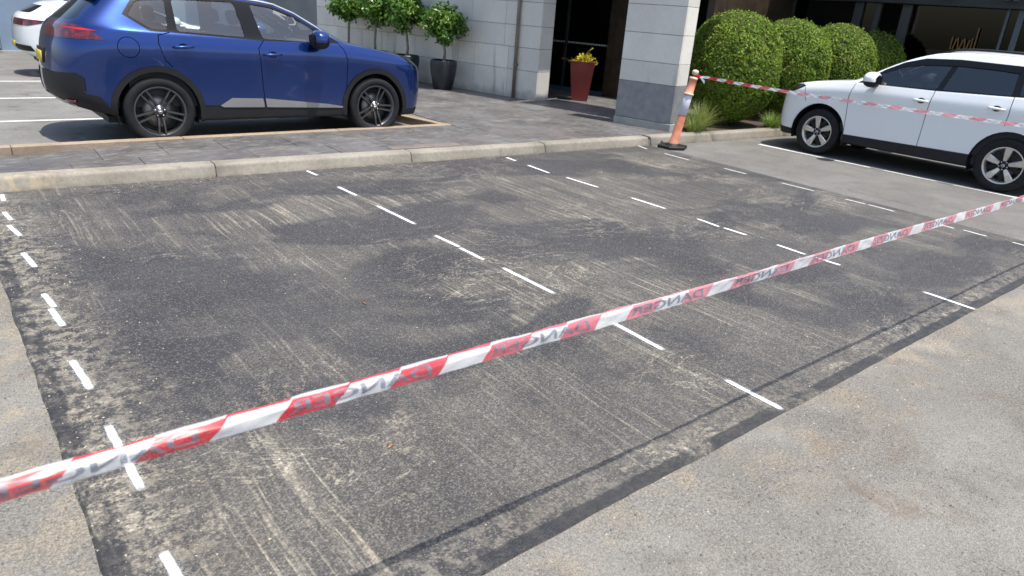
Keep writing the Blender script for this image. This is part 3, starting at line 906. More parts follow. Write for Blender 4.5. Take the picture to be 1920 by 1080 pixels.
def hedge(loc, R, H, label, seed, nl=15000, seg=1.0):
    t = empty('topiary_hedge', loc); tag(t, label, 'hedge', 'clipped round hedges in a row')
    ph = np.array([seed*1.3, seed*2.1, seed*.7])
    def prof(s):
        return R*np.power(np.clip(1-np.abs(2*s-1.0)**2.15, 0, 1), 1/2.0)*(1+.03*np.sin(6*s+ph[0]))
    # area-weighted by rejection over height
    s = rng.random(nl*3)
    keep = rng.random(nl*3)*R < prof(s)+.12*R
    s = s[keep][:nl]; n = len(s)
    th = rng.random(n)*2*np.pi
    lump = 1 + .025*np.sin(3*th+ph[1]+4*s) + .02*np.sin(5*th-7*s+ph[2])
    depth = 1 - np.abs(rng.normal(size=n))*.035 + (rng.random(n) < .10)*rng.random(n)*.05
    hol = np.sin(9*th+ph[0]*3+5*np.sin(7*s+ph[1]))*np.sin(17*s+3*np.sin(4*th)+ph[2]); depth -= np.clip(hol-.35, 0, 1)*.09
    r = prof(s)*lump*depth
    P = np.stack([r*np.cos(th), r*np.sin(th), .05+s*H], 1)
    P[:, 2] = np.where(s > .5, .05 + H*(.5+(s-.5)*(depth)), P[:, 2])
    N = np.stack([np.cos(th)*r/R, np.sin(th)*r/R, (s-.5)*2.2*R/H*1.1], 1)
    N += rng.normal(size=(n, 3))*.55
    N /= np.linalg.norm(N, axis=1, keepdims=True)
    V, F = leaves(P, N, .034+rng.random(n)*.024, .024+rng.random(n)*.012)
    quads_np('foliage', V, F, M['hedge'], t)
    bm = bmesh.new()
    ss = np.linspace(.02, .98, 22)
    rings = lathe(bm, [(float(prof(np.array([q]))[0])*.93, .05+q*H) for q in ss], 30)
    bm.faces.new(rings[-1])
    obj('twig_core', bm, M['hedge_core'], t, True)
    bm = bmesh.new()
    for k in range(5):
        a = k*1.3+seed
        tube(bm, [(.05*math.cos(a), .05*math.sin(a), -.03), (.12*math.cos(a), .12*math.sin(a), .12), (.3*math.cos(a), .3*math.sin(a), .4)], [.035, .028, .02], 7)
    obj('stem', bm, M['bark'], t, True)
    return t
hedge((11.64, 7.84, .11), .86, 1.96, 'biggest round clipped hedge, nearest the stone pillar', 1, 38000)
hedge((13.62, 7.92, .11), .84, 1.92, 'second round clipped hedge from the stone pillar', 2, 30000)
hedge((15.55, 7.92, .11), .84, 1.92, 'third round clipped hedge from the stone pillar', 3, 24000)
hedge((17.0, 7.85, .11), .76, 1.84, 'smallest looking round hedge, farthest from the stone pillar', 4, 18000)

def tuft(loc, n, hgt, spread, label, pale):
    V = []; F = []
    for i in range(n):
        a = random.uniform(0, 2*math.pi); rr = random.random()**.7*spread*.35
        lean = random.uniform(.1, 1.0); h = hgt*random.uniform(.45, 1.05)*(1-.35*lean)
        b = Vector((rr*math.cos(a), rr*math.sin(a), 0)); d = Vector((math.cos(a+random.uniform(-.6, .6)), math.sin(a+random.uniform(-.6, .6)), 0))
        w = random.uniform(.003, .006); s = Vector((-d.y, d.x, 0))
        k0 = len(V)
        for j in range(5):
            t = j/4
            p = b + d*(lean*spread*t*t) + UZ*h*(t*(1.35-.5*lean*t) if lean > .55 else t)
            ww = w*(1-t*.85)
            V += [p - s*ww, p + s*ww]
        for j in range(4):
            F.append((k0+2*j, k0+2*j+2, k0+2*j+3, k0+2*j+1))
    o = raw('grass_tuft', V, F, M['grass'])
    o.location = loc
    tag(o, label, 'grass', 'ornamental grass tufts under the hedges')
tuft((10.32, 7.42, .115), 520, .58, .42, 'green grass tuft behind the orange post', .5)
tuft((10.05, 7.30, .115), 300, .34, .36, 'low pale grass tuft between pillar and orange post', .8)
tuft((12.30, 7.20, .115), 420, .36, .38, 'low pale grass tuft by the front bumper of the white car', .8)

def potted_tree(k, loc, label, crown, scale, potvis):
    t = empty('potted_tree', loc); tag(t, label, 'potted tree', 'ball shaped trees in dark pots along the wall')
    bm = bmesh.new()
    lathe(bm, [(.001, .0), (.18, 0), (.205, .02), (.265, .3), (.285, .50), (.28, .575), (.268, .60), (.248, .60), (.25, .55), (.001, .55)], 40)
    obj('pot', bm, M['pot'], t, True)
    zc, rc, hc = crown
    top = zc
    bm = bmesh.new()
    wob = [random.uniform(-.025, .025) for _ in range(4)]
    tube(bm, [(0, 0, .5), (wob[0], wob[1], .75), (wob[2], wob[3], zc-.30*1.1), (wob[2], wob[3], zc-.1)], [.034, .028, .026, .02], 9)
    obj('trunk', bm, M['bark'], t, True)
    bm = bmesh.new()
    tips = []
    nb = 15
    for i in range(nb):
        a = i*2.4 + k; el = -.25 + 1.5*((i*.618) % 1)
        d = Vector((math.cos(a)*math.cos(el), math.sin(a)*math.cos(el), math.sin(el)))
        st = Vector((wob[2], wob[3], zc-.3+.22*random.random()))
        e = Vector((wob[2], wob[3], zc)) + Vector((d.x*rc*.72, d.y*rc*.72, d.z*hc*.72))
        mid = (st+e)/2 + Vector((random.uniform(-.04, .04), random.uniform(-.04, .04), .04))
        tube(bm, [st, mid, e], [.013, .009, .005], 5)
        tips.append(e)
    obj('branch', bm, M['bark'], t, True)
    # leaf clumps: at twig ends plus scattered on the crown surface
    C = [np.array(e) for e in tips]
    while len(C) < 62:
        v = unit(1)[0]; q = (rng.random()**.4)
        C.append(np.array([wob[2], wob[3], zc]) + v*np.array([rc, rc, hc])*q*.86*(1+.16*math.sin(5*v[0]+k)*math.cos(4*v[2]+k)))
    Ps = []; Ns = []
    for c in C:
        m_ = int(44 + rng.random()*30)
        sp = .06 + rng.random()*.035
        Ps.append(c + rng.normal(size=(m_, 3))*sp*np.array([1, 1, .85]))
        out = (c - np.array([wob[2], wob[3], zc-.1])); out = out/(np.linalg.norm(out)+1e-6)
        nn = out*.6 + np.array([0, 0, .5]) + rng.normal(size=(m_, 3))*.6
        Ns.append(nn/np.linalg.norm(nn, axis=1, keepdims=True))
    P = np.concatenate(Ps); N = np.concatenate(Ns); n = len(P)
    c_ = np.array([wob[2], wob[3], zc]); q_ = (P-c_)/np.array([rc*1.1, rc*1.1, hc*1.12]); rr_ = np.linalg.norm(q_, axis=1)
    P = c_ + (P-c_)*np.where(rr_ > 1, (1+.12*rng.random(n))/rr_, 1)[:, None]
    V, F = leaves(P, N, .085+rng.random(n)*.05, .038+rng.random(n)*.018, droop=.5)
    quads_np('crown', V, F, M['ficus'], t)
    return t
TB = Vector((9.69, 11.0, 0)) + WN*.5
def on_wall(s): return TB + WD*s
potted_tree(0, on_wall(2.14) + UZ*.14, 'ball tree in fully visible charcoal pot, nearest the pipe', (1.30, .45, .36), 1, True)
potted_tree(1, on_wall(3.28) + UZ*.14, 'second ball tree from the pipe, pot mostly hidden by the blue car', (1.46, .45, .37), 1, False)
potted_tree(2, on_wall(4.32) + UZ*.14, 'third ball tree from the pipe, rising over the blue bonnet', (1.46, .44, .37), 1, False)
potted_tree(3, on_wall(5.25) + UZ*.14, 'ball tree farthest from the pipe, behind the blue windscreen', (1.50, .44, .38), 1, False)

# red planter with golden foliage
rp = empty('red_planter', (10.92, 10.98, .14), math.radians(12+31)); tag(rp, 'tall tapered dark red square planter in front of the glass entrance', 'planter')
def mat_red():
    t = NT('red_glazed_pot')
    return t.done(t.mix(t.sstep(t.noise(3, 4), .35, .65), (.15, .018, .016), (.20, .028, .02)), .35)
bm = bmesh.new()
lv = [(.165, 0), (.17, .01), (.252, .77), (.256, .80), (.236, .80), (.233, .74)]
rings = []
for h_, z_ in lv:
    rings.append([bm.verts.new((sx_*h_, sy_*h_, z_)) for sx_, sy_ in ((-1,-1),(1,-1),(1,1),(-1,1))])
for A_, B_ in zip(rings[:-1], rings[1:]):
    for i in range(4): bm.faces.new((A_[i], A_[(i+1) % 4], B_[(i+1) % 4], B_[i]))
bm.faces.new(rings[-1]); bm.faces.new(list(reversed(rings[0])))
bmesh.ops.bevel(bm, geom=[e for e in bm.edges if abs(e.verts[0].co.z-e.verts[1].co.z) > .3], offset=.012, segments=2, affect='EDGES')
obj('pot', bm, mat_red(), rp)
gp = empty('golden_plant', (10.92, 10.98, .89)); tag(gp, 'bushy yellow leaved plant growing in the red planter', 'plant')
Ps = []
bm = bmesh.new()
for i in range(46):
    a = random.uniform(0, 6.28); el = random.uniform(.15, 1.4); L = random.uniform(.16, .33)
    if i == 0: a, el, L = -.6, 1.3, .42
    if i == 1: a, el, L = 2.4, .35, .42
    e = Vector((math.cos(a)*math.cos(el)*L*1.1, math.sin(a)*math.cos(el)*L*1.1, math.sin(el)*L*.75))
    b = Vector((math.cos(a)*.1, math.sin(a)*.1, -.1))
    tube(bm, [b, (b+e)/2 + UZ*.03, e], [.005, .004, .002], 4)
    for q in np.linspace(.35, 1, 12):
        Ps.append(np.array(b + (e-b)*q) + rng.normal(size=3)*.022)
obj('stem', bm, M['bark'], gp)
P = np.array(Ps); N = unit(len(P))*.8 + np.array([0, 0, .7]); N /= np.linalg.norm(N, axis=1, keepdims=True)
V, F = leaves(P, N, .04+rng.random(len(P))*.025, .026+rng.random(len(P))*.01)
quads_np('foliage', V, F, M['gold'], gp)

# ------------------------------------------------------------------ cars
PF = [0, .52, .86, .965, 1, 1, 1, 1, 1, 1, 1, .98, .86, .52, 0]
XM = [1.35, .95, .5, .05, -.42, -.88, -1.35]
def side_row(xf, xr, hw, z):
    xs_ = [xf, xf-.035, xf-.16, xf-.40] + XM + [xr+.48, xr+.20, xr+.055, xr]
    if not hasattr(hw, '__len__'): hw = [hw]*15
    if not hasattr(z, '__len__'): z = [z]*15
    return [(xs_[i], hw[i]*PF[i], z[i]) for i in range(15)]
def free_row(x, y, z): return list(zip(x, y, z))

def net_suv():
    R = []
    R.append(side_row(2.10, -2.12, .80, [.25]*11 + [.30, .36, .40, .40]))
    R.append(side_row(2.22, -2.23, .895, [.24]*3 + [.25, .27] + [.27]*5 + [.28, .33, .39, .43, .43]))
    R.append(side_row(2.285, -2.34, .905, [.42]*10 + [.42, .46, .50, .53, .53]))
    R.append(side_row(2.295, -2.36, .902, .68))
    R.append(side_row(2.27, -2.31, [.915]*4 + [.935, .93] + [.928]*4 + [.938, .935, .925, .92, .92], [.82, .83, .88, .95, 1.0, 1.03, 1.035, 1.04, 1.045, 1.05, 1.06, 1.07, 1.07, 1.06, 1.06]))
    R.append(side_row(2.19, -2.25, [.84, .84, .84, .84, .86, .875] + [.88]*4 + [.885, .88, .86, .86, .86], [.90, .915, .965, 1.03, 1.105, 1.155, 1.165, 1.17, 1.175, 1.19, 1.21, 1.23, 1.22, 1.21, 1.21]))
    R.append(free_row([2.12, 2.08, 1.96, 1.78, 1.32, .98, .55, .08, -.42, -.88, -1.35, -1.80, -2.05, -2.16, -2.18],
                      [0, .40, .66, .75, .78, .83, .86, .86, .86, .86, .855, .83, .74, .42, 0],
                      [.95, .96, 1.0, 1.05, 1.125, 1.175, 1.195, 1.20, 1.205, 1.22, 1.245, 1.27, 1.28, 1.28, 1.28]))
    R.append(free_row([2.04, 2.0, 1.88, 1.70, 1.28, 1.0, .46, .0, -.45, -.9, -1.34, -1.66, -1.83, -1.93, -1.95],
                      [0, .30, .50, .58, .60, .72, .76, .715, .70, .70, .695, .675, .60, .36, 0],
                      [.985, .99, 1.02, 1.065, 1.135, 1.185, 1.41, 1.55, 1.58, 1.585, 1.58, 1.54, 1.48, 1.47, 1.47]))
    R.append(free_row([1.97, 1.93, 1.82, 1.64, 1.25, 1.01, .46, .0, -.45, -.9, -1.34, -1.64, -1.77, -1.86, -1.88],
                      [0, .2, .34, .4, .42, .58, .70, .655, .645, .645, .64, .62, .54, .32, 0],
                      [1.01, 1.015, 1.035, 1.08, 1.14, 1.19, 1.455, 1.635, 1.665, 1.665, 1.65, 1.60, 1.55, 1.54, 1.54]))
    R.append(free_row([1.91, 1.87, 1.77, 1.58, 1.22, 1.02, .48, -.02, -.45, -.9, -1.34, -1.62, -1.72, -1.80, -1.82],
                      [0, .1, .17, .2, .22, .34, .42, .42, .42, .42, .42, .41, .36, .2, 0],
                      [1.025, 1.03, 1.05, 1.09, 1.145, 1.195, 1.465, 1.675, 1.705, 1.71, 1.695, 1.64, 1.60, 1.59, 1.59]))
    R.append(free_row([1.84, 1.8, 1.7, 1.53, 1.2, 1.03, .5, -.03, -.45, -.9, -1.34, -1.60, -1.68, -1.75, -1.77],
                      [0]*15,
                      [1.035, 1.04, 1.06, 1.1, 1.15, 1.2, 1.47, 1.685, 1.715, 1.72, 1.705, 1.655, 1.62, 1.61, 1.61]))
    return R

CREASE_ROW = {1: .6, 2: .25, 4: .30, 5: .55, 8: .35}
def shell(rows, tweak=None):
    nr, nc = len(rows), len(rows[0])
    bm = bmesh.new()
    cl = bm.edges.layers.float.new('crease_edge')
    g = {}
    for s in (1, -1):
        for i in range(nr):
            for j in range(nc):
                x, y, z = rows[i][j]
                if tweak: x, y, z = tweak(x, y, z, i, j)
                if y < 1e-6 and s == -1: g[s, i, j] = g[1, i, j]
                else: g[s, i, j] = bm.verts.new((x, y*s, z))
    for s in (1, -1):
        for i in range(nr-1):
            for j in range(nc-1):
                vs = [g[s, i, j], g[s, i, j+1], g[s, i+1, j+1], g[s, i+1, j]]
                u = []
                for v_ in vs:
                    if v_ not in u: u.append(v_)
                if len(u) >= 3:
                    try: bm.faces.new(u if s == 1 else list(reversed(u)))
                    except ValueError: pass
        for i, c in CREASE_ROW.items():
            for j in range(nc-1):
                e = bm.edges.get((g[s, i, j], g[s, i, j+1]))
                if e: e[cl] = c
        for i in range(6, nr-1):
            e = bm.edges.get((g[s, i, 5], g[s, i+1, 5]))
            if e: e[cl] = .7
    bmesh.ops.recalc_face_normals(bm, faces=bm.faces[:])
    me = bpy.data.meshes.new('tmp'); bm.to_mesh(me); bm.free()
    o = bpy.data.objects.new('tmp', me); COL.objects.link(o)
    md = o.modifiers.new('s', 'SUBSURF'); md.levels = 3; md.render_levels = 3
    dg = bpy.context.evaluated_depsgraph_get(); dg.update()
    em = bpy.data.meshes.new_from_object(o.evaluated_get(dg))
    bpy.data.objects.remove(o)
    b2 = bmesh.new(); b2.from_mesh(em)
    # outward orientation
    c = sum((f.normal.dot(f.calc_center_median() - Vector((0, 0, .7))) for f in b2.faces))
    if c < 0: bmesh.ops.reverse_faces(b2, faces=b2.faces[:])
    return b2

class Body:
    def __init__(s, rows, tweak=None):
        s.bm = shell(rows, tweak)
        s.bm.normal_update()
        s.V0 = [v.co.copy() for v in s.bm.verts]; s.N0 = [v.normal.copy() for v in s.bm.verts]
        s.F0 = [[v.index for v in f.verts] for f in s.bm.faces]
        s.bvh = BVHTree.FromPolygons(s.V0, s.F0)
    def surf(s, x, z, side):
        """outermost point on the flank at (x, z)"""
        h = s.bvh.ray_cast(Vector((x, side*3.0, z)), Vector((0, -side, 0)))
        return h[0] if h[0] else Vector((x, side*.9, z)), (h[1] if h[0] else Vector((0, side, 0)))
    def cut(s, poly, ax=(0, 2), pred=lambda c: True):
        bm = s.bm; a0, a1 = ax
        lo = [min(p[k] for p in poly)-.02 for k in (0, 1)]; hi = [max(p[k] for p in poly)+.02 for k in (0, 1)]
        ar = sum(poly[i][0]*poly[(i+1) % len(poly)][1] - poly[(i+1) % len(poly)][0]*poly[i][1] for i in range(len(poly)))
        if ar < 0: poly = list(reversed(poly))
        def ok(f):
            v0 = f.verts[0].co
            if v0[a0] < lo[0]-.3 or v0[a0] > hi[0]+.3 or v0[a1] < lo[1]-.3 or v0[a1] > hi[1]+.3: return False
            c0_ = [v_.co[a0] for v_ in f.verts]; c1_ = [v_.co[a1] for v_ in f.verts]
            return max(c0_) >= lo[0] and min(c0_) <= hi[0] and max(c1_) >= lo[1] and min(c1_) <= hi[1] and pred(f.calc_center_median())
        fs = [f for f in bm.faces if ok(f)]
        for i in range(len(poly)):
            p, q = poly[i], poly[(i+1) % len(poly)]
            no = [0, 0, 0]; no[a0] = q[1]-p[1]; no[a1] = -(q[0]-p[0])
            nv = Vector(no).normalized()
            co = [0, 0, 0]; co[a0] = p[0]; co[a1] = p[1]
            co = Vector(co)
            sel = []
            for f in fs:
                ds = [nv.dot(v.co-co) for v in f.verts]
                if min(ds) < -1e-5 and max(ds) > 1e-5: sel.append(f)
            if not sel: continue
            ge_ = set(sel)
            for f in sel: ge_.update(f.edges); ge_.update(f.verts)
            res = bmesh.ops.bisect_plane(bm, geom=list(ge_), plane_co=co, plane_no=nv, dist=1e-5)
            alive = {f for f in fs if f.is_valid}
            for g_ in res['geom']:
                if isinstance(g_, bmesh.types.BMFace): alive.add(g_)
            fs = [f for f in alive if ok(f)]
        def inside(c):
            for i in range(len(poly)):
                p, q = poly[i], poly[(i+1) % len(poly)]
                if (q[0]-p[0])*(c[a1]-p[1]) - (q[1]-p[1])*(c[a0]-p[0]) < -1e-6: return False
            return True
        return [f for f in fs if f.is_valid and inside(f.calc_center_median())]
    def remove(s, faces):
        bmesh.ops.delete(s.bm, geom=[f for f in set(faces) if f.is_valid], context='FACES')
    def mesh(s, name, V, F, mat, parent, off=0.0):
        me = bpy.data.meshes.new(name)
        Ns = []; Vo = []
        for v_ in V:
            loc, nr_, fi, dd = s.bvh.find_nearest(v_)
            idx = s.F0[fi]
            wsum = 0; nn = Vector((0, 0, 0))
            for k in idx:
                w = 1/((s.V0[k]-v_).length+1e-4); nn += s.N0[k]*w
            nn.normalize(); Ns.append(nn); Vo.append(v_ + nn*off)
        me.from_pydata(Vo, [], F); me.update()
        me.polygons.foreach_set('use_smooth', [True]*len(me.polygons))
        me.normals_split_custom_set_from_vertices([tuple(n_) for n_ in Ns])
        return link(name, me, mat, parent)
    def take(s, faces, name, mat, parent, off=0.0):
        faces = [f for f in set(faces) if f.is_valid]
        if not faces: print('EMPTY region', name); return None
        ids = {}; V = []; F = []
        for f in faces:
            q = []
            for v_ in f.verts:
                if v_ not in ids: ids[v_] = len(V); V.append(v_.co.copy())
                q.append(ids[v_])
            F.append(q)
        s.remove(faces)
        return s.mesh(name, V, F, mat, parent, off)

def circ(cx, cz, r, n=36): return [(cx+r*math.cos(2*math.pi*i/n), cz+r*math.sin(2*math.pi*i/n)) for i in range(n)]
def rpoly(pts, r=.03, n=4):
    """round the corners of a convex polygon"""
    out = []
    k = len(pts)
    for i in range(k):
        p0, p1, p2 = Vector(pts[i-1]), Vector(pts[i]), Vector(pts[(i+1) % k])
        a = (p0-p1); b = (p2-p1)
        rr = min(r, a.length*.45, b.length*.45)
        a = p1 + a.normalized()*rr; b = p1 + b.normalized()*rr
        for j in range(n+1):
            t = j/n
            q = a*(1-t)**2 + p1*2*t*(1-t) + b*t*t
            out.append((q.x, q.y))
    return out
def gap(B, pts, w, side):
    """open a real shut-line along a polyline"""
    for p, q in zip(pts[:-1], pts[1:]):
        p, q = Vector(p), Vector(q); d = (q-p).normalized(); nn = Vector((-d.y, d.x))*w/2
        e = d*w*.4
        fs = B.cut([tuple(p-nn-e), tuple(q-nn+e), tuple(q+nn+e), tuple(p+nn-e)], pred=lambda c: c.y*side > .35)
        B.remove(fs)

def make_wheel(parent, x, y, z, R, rimR, width, style, side, name='wheel', yaw=0.0, spin=0.0):
    """axis along y; side=+1 outer face towards +y"""
    w = empty('tmp_pivot'); 
    bm = bmesh.new()
    hw = width/2
    lathe(bm, [(rimR*.97, hw*.86), (rimR*1.03, hw*.93), (rimR*1.05, hw*.86), (rimR*.98, hw*.72), (rimR*.90, hw*.45), (rimR*.88, -hw*.8), (rimR*.97, -hw*.85)], 48, 'y')
    o = obj(name, bm, M['gun'] if style == 'double' else M['alloy'], parent, True)
    bpy.data.objects.remove(w)
    o.location = (x, y, z); o.rotation_euler = (0, 0, yaw + (0 if side > 0 else math.pi))
    bm = bmesh.new()
    pr = [(rimR*.99, -hw*.80), (rimR*1.04, -hw*.95), (R*.86, -hw*1.0), (R*.95, -hw*.93), (R*.985, -hw*.80), (R, -hw*.5), (R, hw*.5), (R*.985, hw*.80), (R*.95, hw*.93), (R*.90, hw*.985), (R*.80, hw*1.0), (rimR*1.10, hw*.965), (rimR*1.04, hw*.92), (rimR*.99, hw*.80)]
    # circumferential grooves
    pr2 = []
    for q in pr: pr2.append(q)
    i6 = pr2.index((R, -hw*.5))
    gro = []
    for gy in (-.3, 0, .3): gro += [(R, hw*gy-.008), (R-.008, hw*gy-.005), (R-.008, hw*gy+.005), (R, hw*gy+.008)]
    pr2[i6+1:i6+1] = gro
    lathe(bm, pr2, 64, 'y')
    obj('tyre', bm, M['rubber'], o, True)
    bm = bmesh.new(); lathe(bm, [(.05, hw*.18), (rimR*.66, hw*.18), (rimR*.66, hw*.06), (.05, hw*.06)], 36, 'y'); obj('brake_disc', bm, M['disc'], o, True)
    bm = bmesh.new(); lathe(bm, [(.001, -hw*.2), (rimR*.87, -hw*.2)], 36, 'y'); obj('inner_dish', bm, M['black_plastic'], o)
    def spoke(bm, ang, offs, r0, r1, w0, w1, y0, y1, th):
        ca_, sa_ = math.cos(ang), math.sin(ang)
        rad = Vector((ca_, 0, sa_)); tan = Vector((-sa_, 0, ca_))
        P_ = []
        for (r, ww, yy, of) in ((r0, w0, y0, offs[0]), ((r0+r1)/2, (w0+w1)/2, (y0+y1)/2+.006, (offs[0]+offs[1])/2), (r1, w1, y1, offs[1])):
            c = rad*r + tan*of
            P_.append([c + tan*ww + UY*(yy-.012), c + tan*ww*.72 + UY*yy, c - tan*ww*.72 + UY*yy, c - tan*ww + UY*(yy-.012), c - tan*ww*.8 + UY*(yy-th), c + tan*ww*.8 + UY*(yy-th)])
        vs = [[bm.verts.new(q) for q in ring] for ring in P_]
        for A_, B_ in zip(vs[:-1], vs[1:]):
            for i in range(6): bm.faces.new((A_[i], A_[(i+1) % 6], B_[(i+1) % 6], B_[i]))
        bm.faces.new(vs[0]); bm.faces.new(list(reversed(vs[-1])))
    UY = Vector((0, 1, 0))
    for k in range(5):
        a = spin + k*2*math.pi/5
        bm = bmesh.new()
        if style == 'double':
            for sgn in (-1, 1):
                spoke(bm, a, (sgn*.022, sgn*.036), .055, rimR*.96, .013, .0125, hw*.66, hw*.78, .035)
            spoke(bm, a + math.pi/5, (0, 0), .05, rimR*.30, .02, .012, hw*.6, hw*.6, .03)
            obj('spoke', bm, M['gun'], o)
        else:
            spoke(bm, a, (0, .012), .06, rimR*.97, .026, .050, hw*.70, hw*.80, .03)
            obj('spoke', bm, M['alloy'], o)
            bm = bmesh.new(); spoke(bm, a + math.pi/5, (0, 0), .06, rimR*.92, .02, .05, hw*.3, hw*.34, .02); obj('spoke_web', bm, M['black_plastic'], o)
    bm = bmesh.new(); lathe(bm, [(.07, hw*.55), (.068, hw*.68), (.034, hw*.70), (.033, hw*.76), (.028, hw*.78), (.001, hw*.785)], 24, 'y'); obj('hub', bm, M['gun'] if style == 'double' else M['black_plastic'], o, True)
    bm = bmesh.new(); lathe(bm, [(.016, hw*.79), (.022, hw*.80), (.022, hw*.785)], 18, 'y'); obox(bm, (0, hw*.795, 0), (1, 0, 0), (0, 1, 0), (0, 0, 1), .024, .003, .005); obj('hub_badge', bm, M['silver'], o, True)
    for k in range(5):
        a = spin + (k+.5)*2*math.pi/5
        bm = bmesh.new(); lathe(bm, [(.009, hw*.55), (.009, hw*.70), (.001, hw*.70)], 8, 'y', c=(.052*math.cos(a), 0, .052*math.sin(a))); obj('wheel_nut', bm, M['silver'], o, True)
    return o

def arch_liner(parent, x, z, r, hw_in, hw_out, side):
    bm = bmesh.new()
    n_ = 24; A_ = []; B_ = []
    for i in range(n_+1):
        a = -.35 + (math.pi+.7)*i/n_
        A_.append(bm.verts.new((x+r*math.cos(a), side*hw_in, z+r*math.sin(a)))); B_.append(bm.verts.new((x+r*math.cos(a), side*hw_out, z+r*math.sin(a))))
    for i in range(n_): bm.faces.new((A_[i], A_[i+1], B_[i+1], B_[i]))
    bm.faces.new(A_)
    obj('wheel_arch_liner', bm, M['black_plastic'], parent)

def rounded(name, size, loc, mat, parent, bev, rot=(0, 0, 0), seg=3):
    bm = bmesh.new(); box(bm, -size[0]/2, size[0]/2, -size[1]/2, size[1]/2, -size[2]/2, size[2]/2); bevel(bm, bev, seg)
    o = obj(name, bm, M[mat] if isinstance(mat, str) else mat, parent, True)
    o.location = loc; o.rotation_euler = rot
    return o

def interior(t, sgn_driver=-1, back=-1.55, belt=1.12):
    bm = bmesh.new(); box(bm, -1.72, 1.15, -.74, .74, .28, .42); obj('floor_pan', bm, M['interior_dark'], t)
    for s in (1, -1):
        bm = bmesh.new(); box(bm, -1.62, 1.0, s*.79-.02, s*.79+.02, .42, belt-.02); obj('door_lining', bm, M['seat'], t)
    bm = bmesh.new(); box(bm, .78, 1.05, -.76, .76, .55, belt+.02); bevel(bm, .05, 3); obj('dashboard', bm, M['seat'], t)
    bm = bmesh.new(); box(bm, -1.80, -1.72, -.72, .72, .4, belt-.08); obj('tailgate_lining', bm, M['seat'], t)
    for (x, y, w) in ((-.05, .37, .52), (-.05, -.37, .52), (-1.0, 0, 1.36)):
        st = rounded('seat', (.50, w, .16), (x+.12, y, .64), 'seat', t, .06)
        rounded('seat_back', (.15, w, .62), (-.28, 0, .36), 'seat', st, .06, (0, -.25, 0))
        for hy in ((0,) if w < 1 else (-.42, .42)):
            rounded('headrest', (.10, .25, .17), (-.38, hy, .76), 'seat', st, .05, (0, -.2, 0))
    bm = bmesh.new()
    c = Vector((.62, sgn_driver*.37, 1.02)); nrm = Vector((-.9, 0, .42)).normalized(); a_ = Vector((0, 1, 0)); b_ = nrm.cross(a_)
    tube(bm, [c + (a_*math.cos(q*math.pi/9) + b_*math.sin(q*math.pi/9))*.185 for q in range(19)], .016, 8, False)
    tube(bm, [c + a_*.18, c - nrm*.02, c - a_*.18], .018, 6)
    obj('steering_wheel', bm, M['black_plastic'], t, True)

def mirror_part(t, body, x, z, side, paint, k=1.35):
    """door mirror: arm, black housing and painted cap"""
    p, n_ = body.surf(x, z-.07, side)
    bm = bmesh.new(); tube(bm, [p - Vector((0, side*.03, 0)), p + Vector((0, side*.06, .02)), p + Vector((.0, side*.10, .05))], [.035, .03, .035], 10); arm = obj('mirror_arm', bm, M['black_plastic'], t, True)
    c = p + Vector((.0, side*.15, .075))
    bm = bmesh.new(); bmesh.ops.create_icosphere(bm, subdivisions=3, radius=1.0)
    for v_ in bm.verts:
        v_.co.x = (abs(v_.co.x)**.75)*math.copysign(1, v_.co.x); v_.co.z = (abs(v_.co.z)**.8)*math.copysign(1, v_.co.z)
        if v_.co.x < -.1: v_.co.x *= .75
        v_.co = Vector((v_.co.x*.092*k, v_.co.y*.105*k, v_.co.z*.080*k)) + c
    o = obj('door_mirror', bm, M['black_plastic'], t, True)
    bm = bmesh.new(); bmesh.ops.create_icosphere(bm, subdivisions=4, radius=1.0)
    for v_ in bm.verts:
        v_.co.x = (abs(v_.co.x)**.75)*math.copysign(1, v_.co.x); v_.co.z = (abs(v_.co.z)**.8)*math.copysign(1, v_.co.z)
        if v_.co.x < -.1: v_.co.x *= .75
    bmesh.ops.delete(bm, geom=[f for f in bm.faces if f.calc_center_median().z < -.15 or f.calc_center_median().x < -.62], context='FACES')
    for v_ in bm.verts: v_.co = Vector((v_.co.x*.095*k, v_.co.y*.108*k, v_.co.z*.084*k)) + c
    obj('mirror_cap', bm, paint, o, True)
    bm = bmesh.new(); obox(bm, c + Vector((-.07*k, 0, 0)), (1, 0, 0), (0, 1, 0), (0, 0, 1), .003, .055*k, .042*k); obj('mirror_glass', bm, M['trim'], o)

def handle(body, door, x0, x1, z, side, paint):
    p, n_ = body.surf((x0+x1)/2, z, side)
    L = x1-x0
    bm = bmesh.new()
    d = Vector((1, 0, 0))
    pts = [p + d*(q*L/2) + Vector((0, side*(.012 + .026*(1-abs(q)**3)), .004*q)) for q in (-1, -.7, -.35, 0, .35, .7, 1)]
    tube(bm, pts, [.010, .015, .017, .017, .017, .015, .010], 10)
    obj('door_handle', bm, paint, door, True)
    bm = bmesh.new()
    lathe(bm, [(.001, .0), (.046, .0015), (.05, .0)], 20, 'y', c=(0, 0, 0))
    o = obj('handle_cup', bm, M['trim'], door, True)
    o.location = p + Vector((0, side*.002, -.002)); o.scale = (1.1, 1, .75)

def roof_rail(t, pts, mat, r=.016):
    bm = bmesh.new(); tube(bm, pts, [r*.7] + [r]*(len(pts)-2) + [r*.7], 10); obj('roof_rail', bm, mat, t, True)

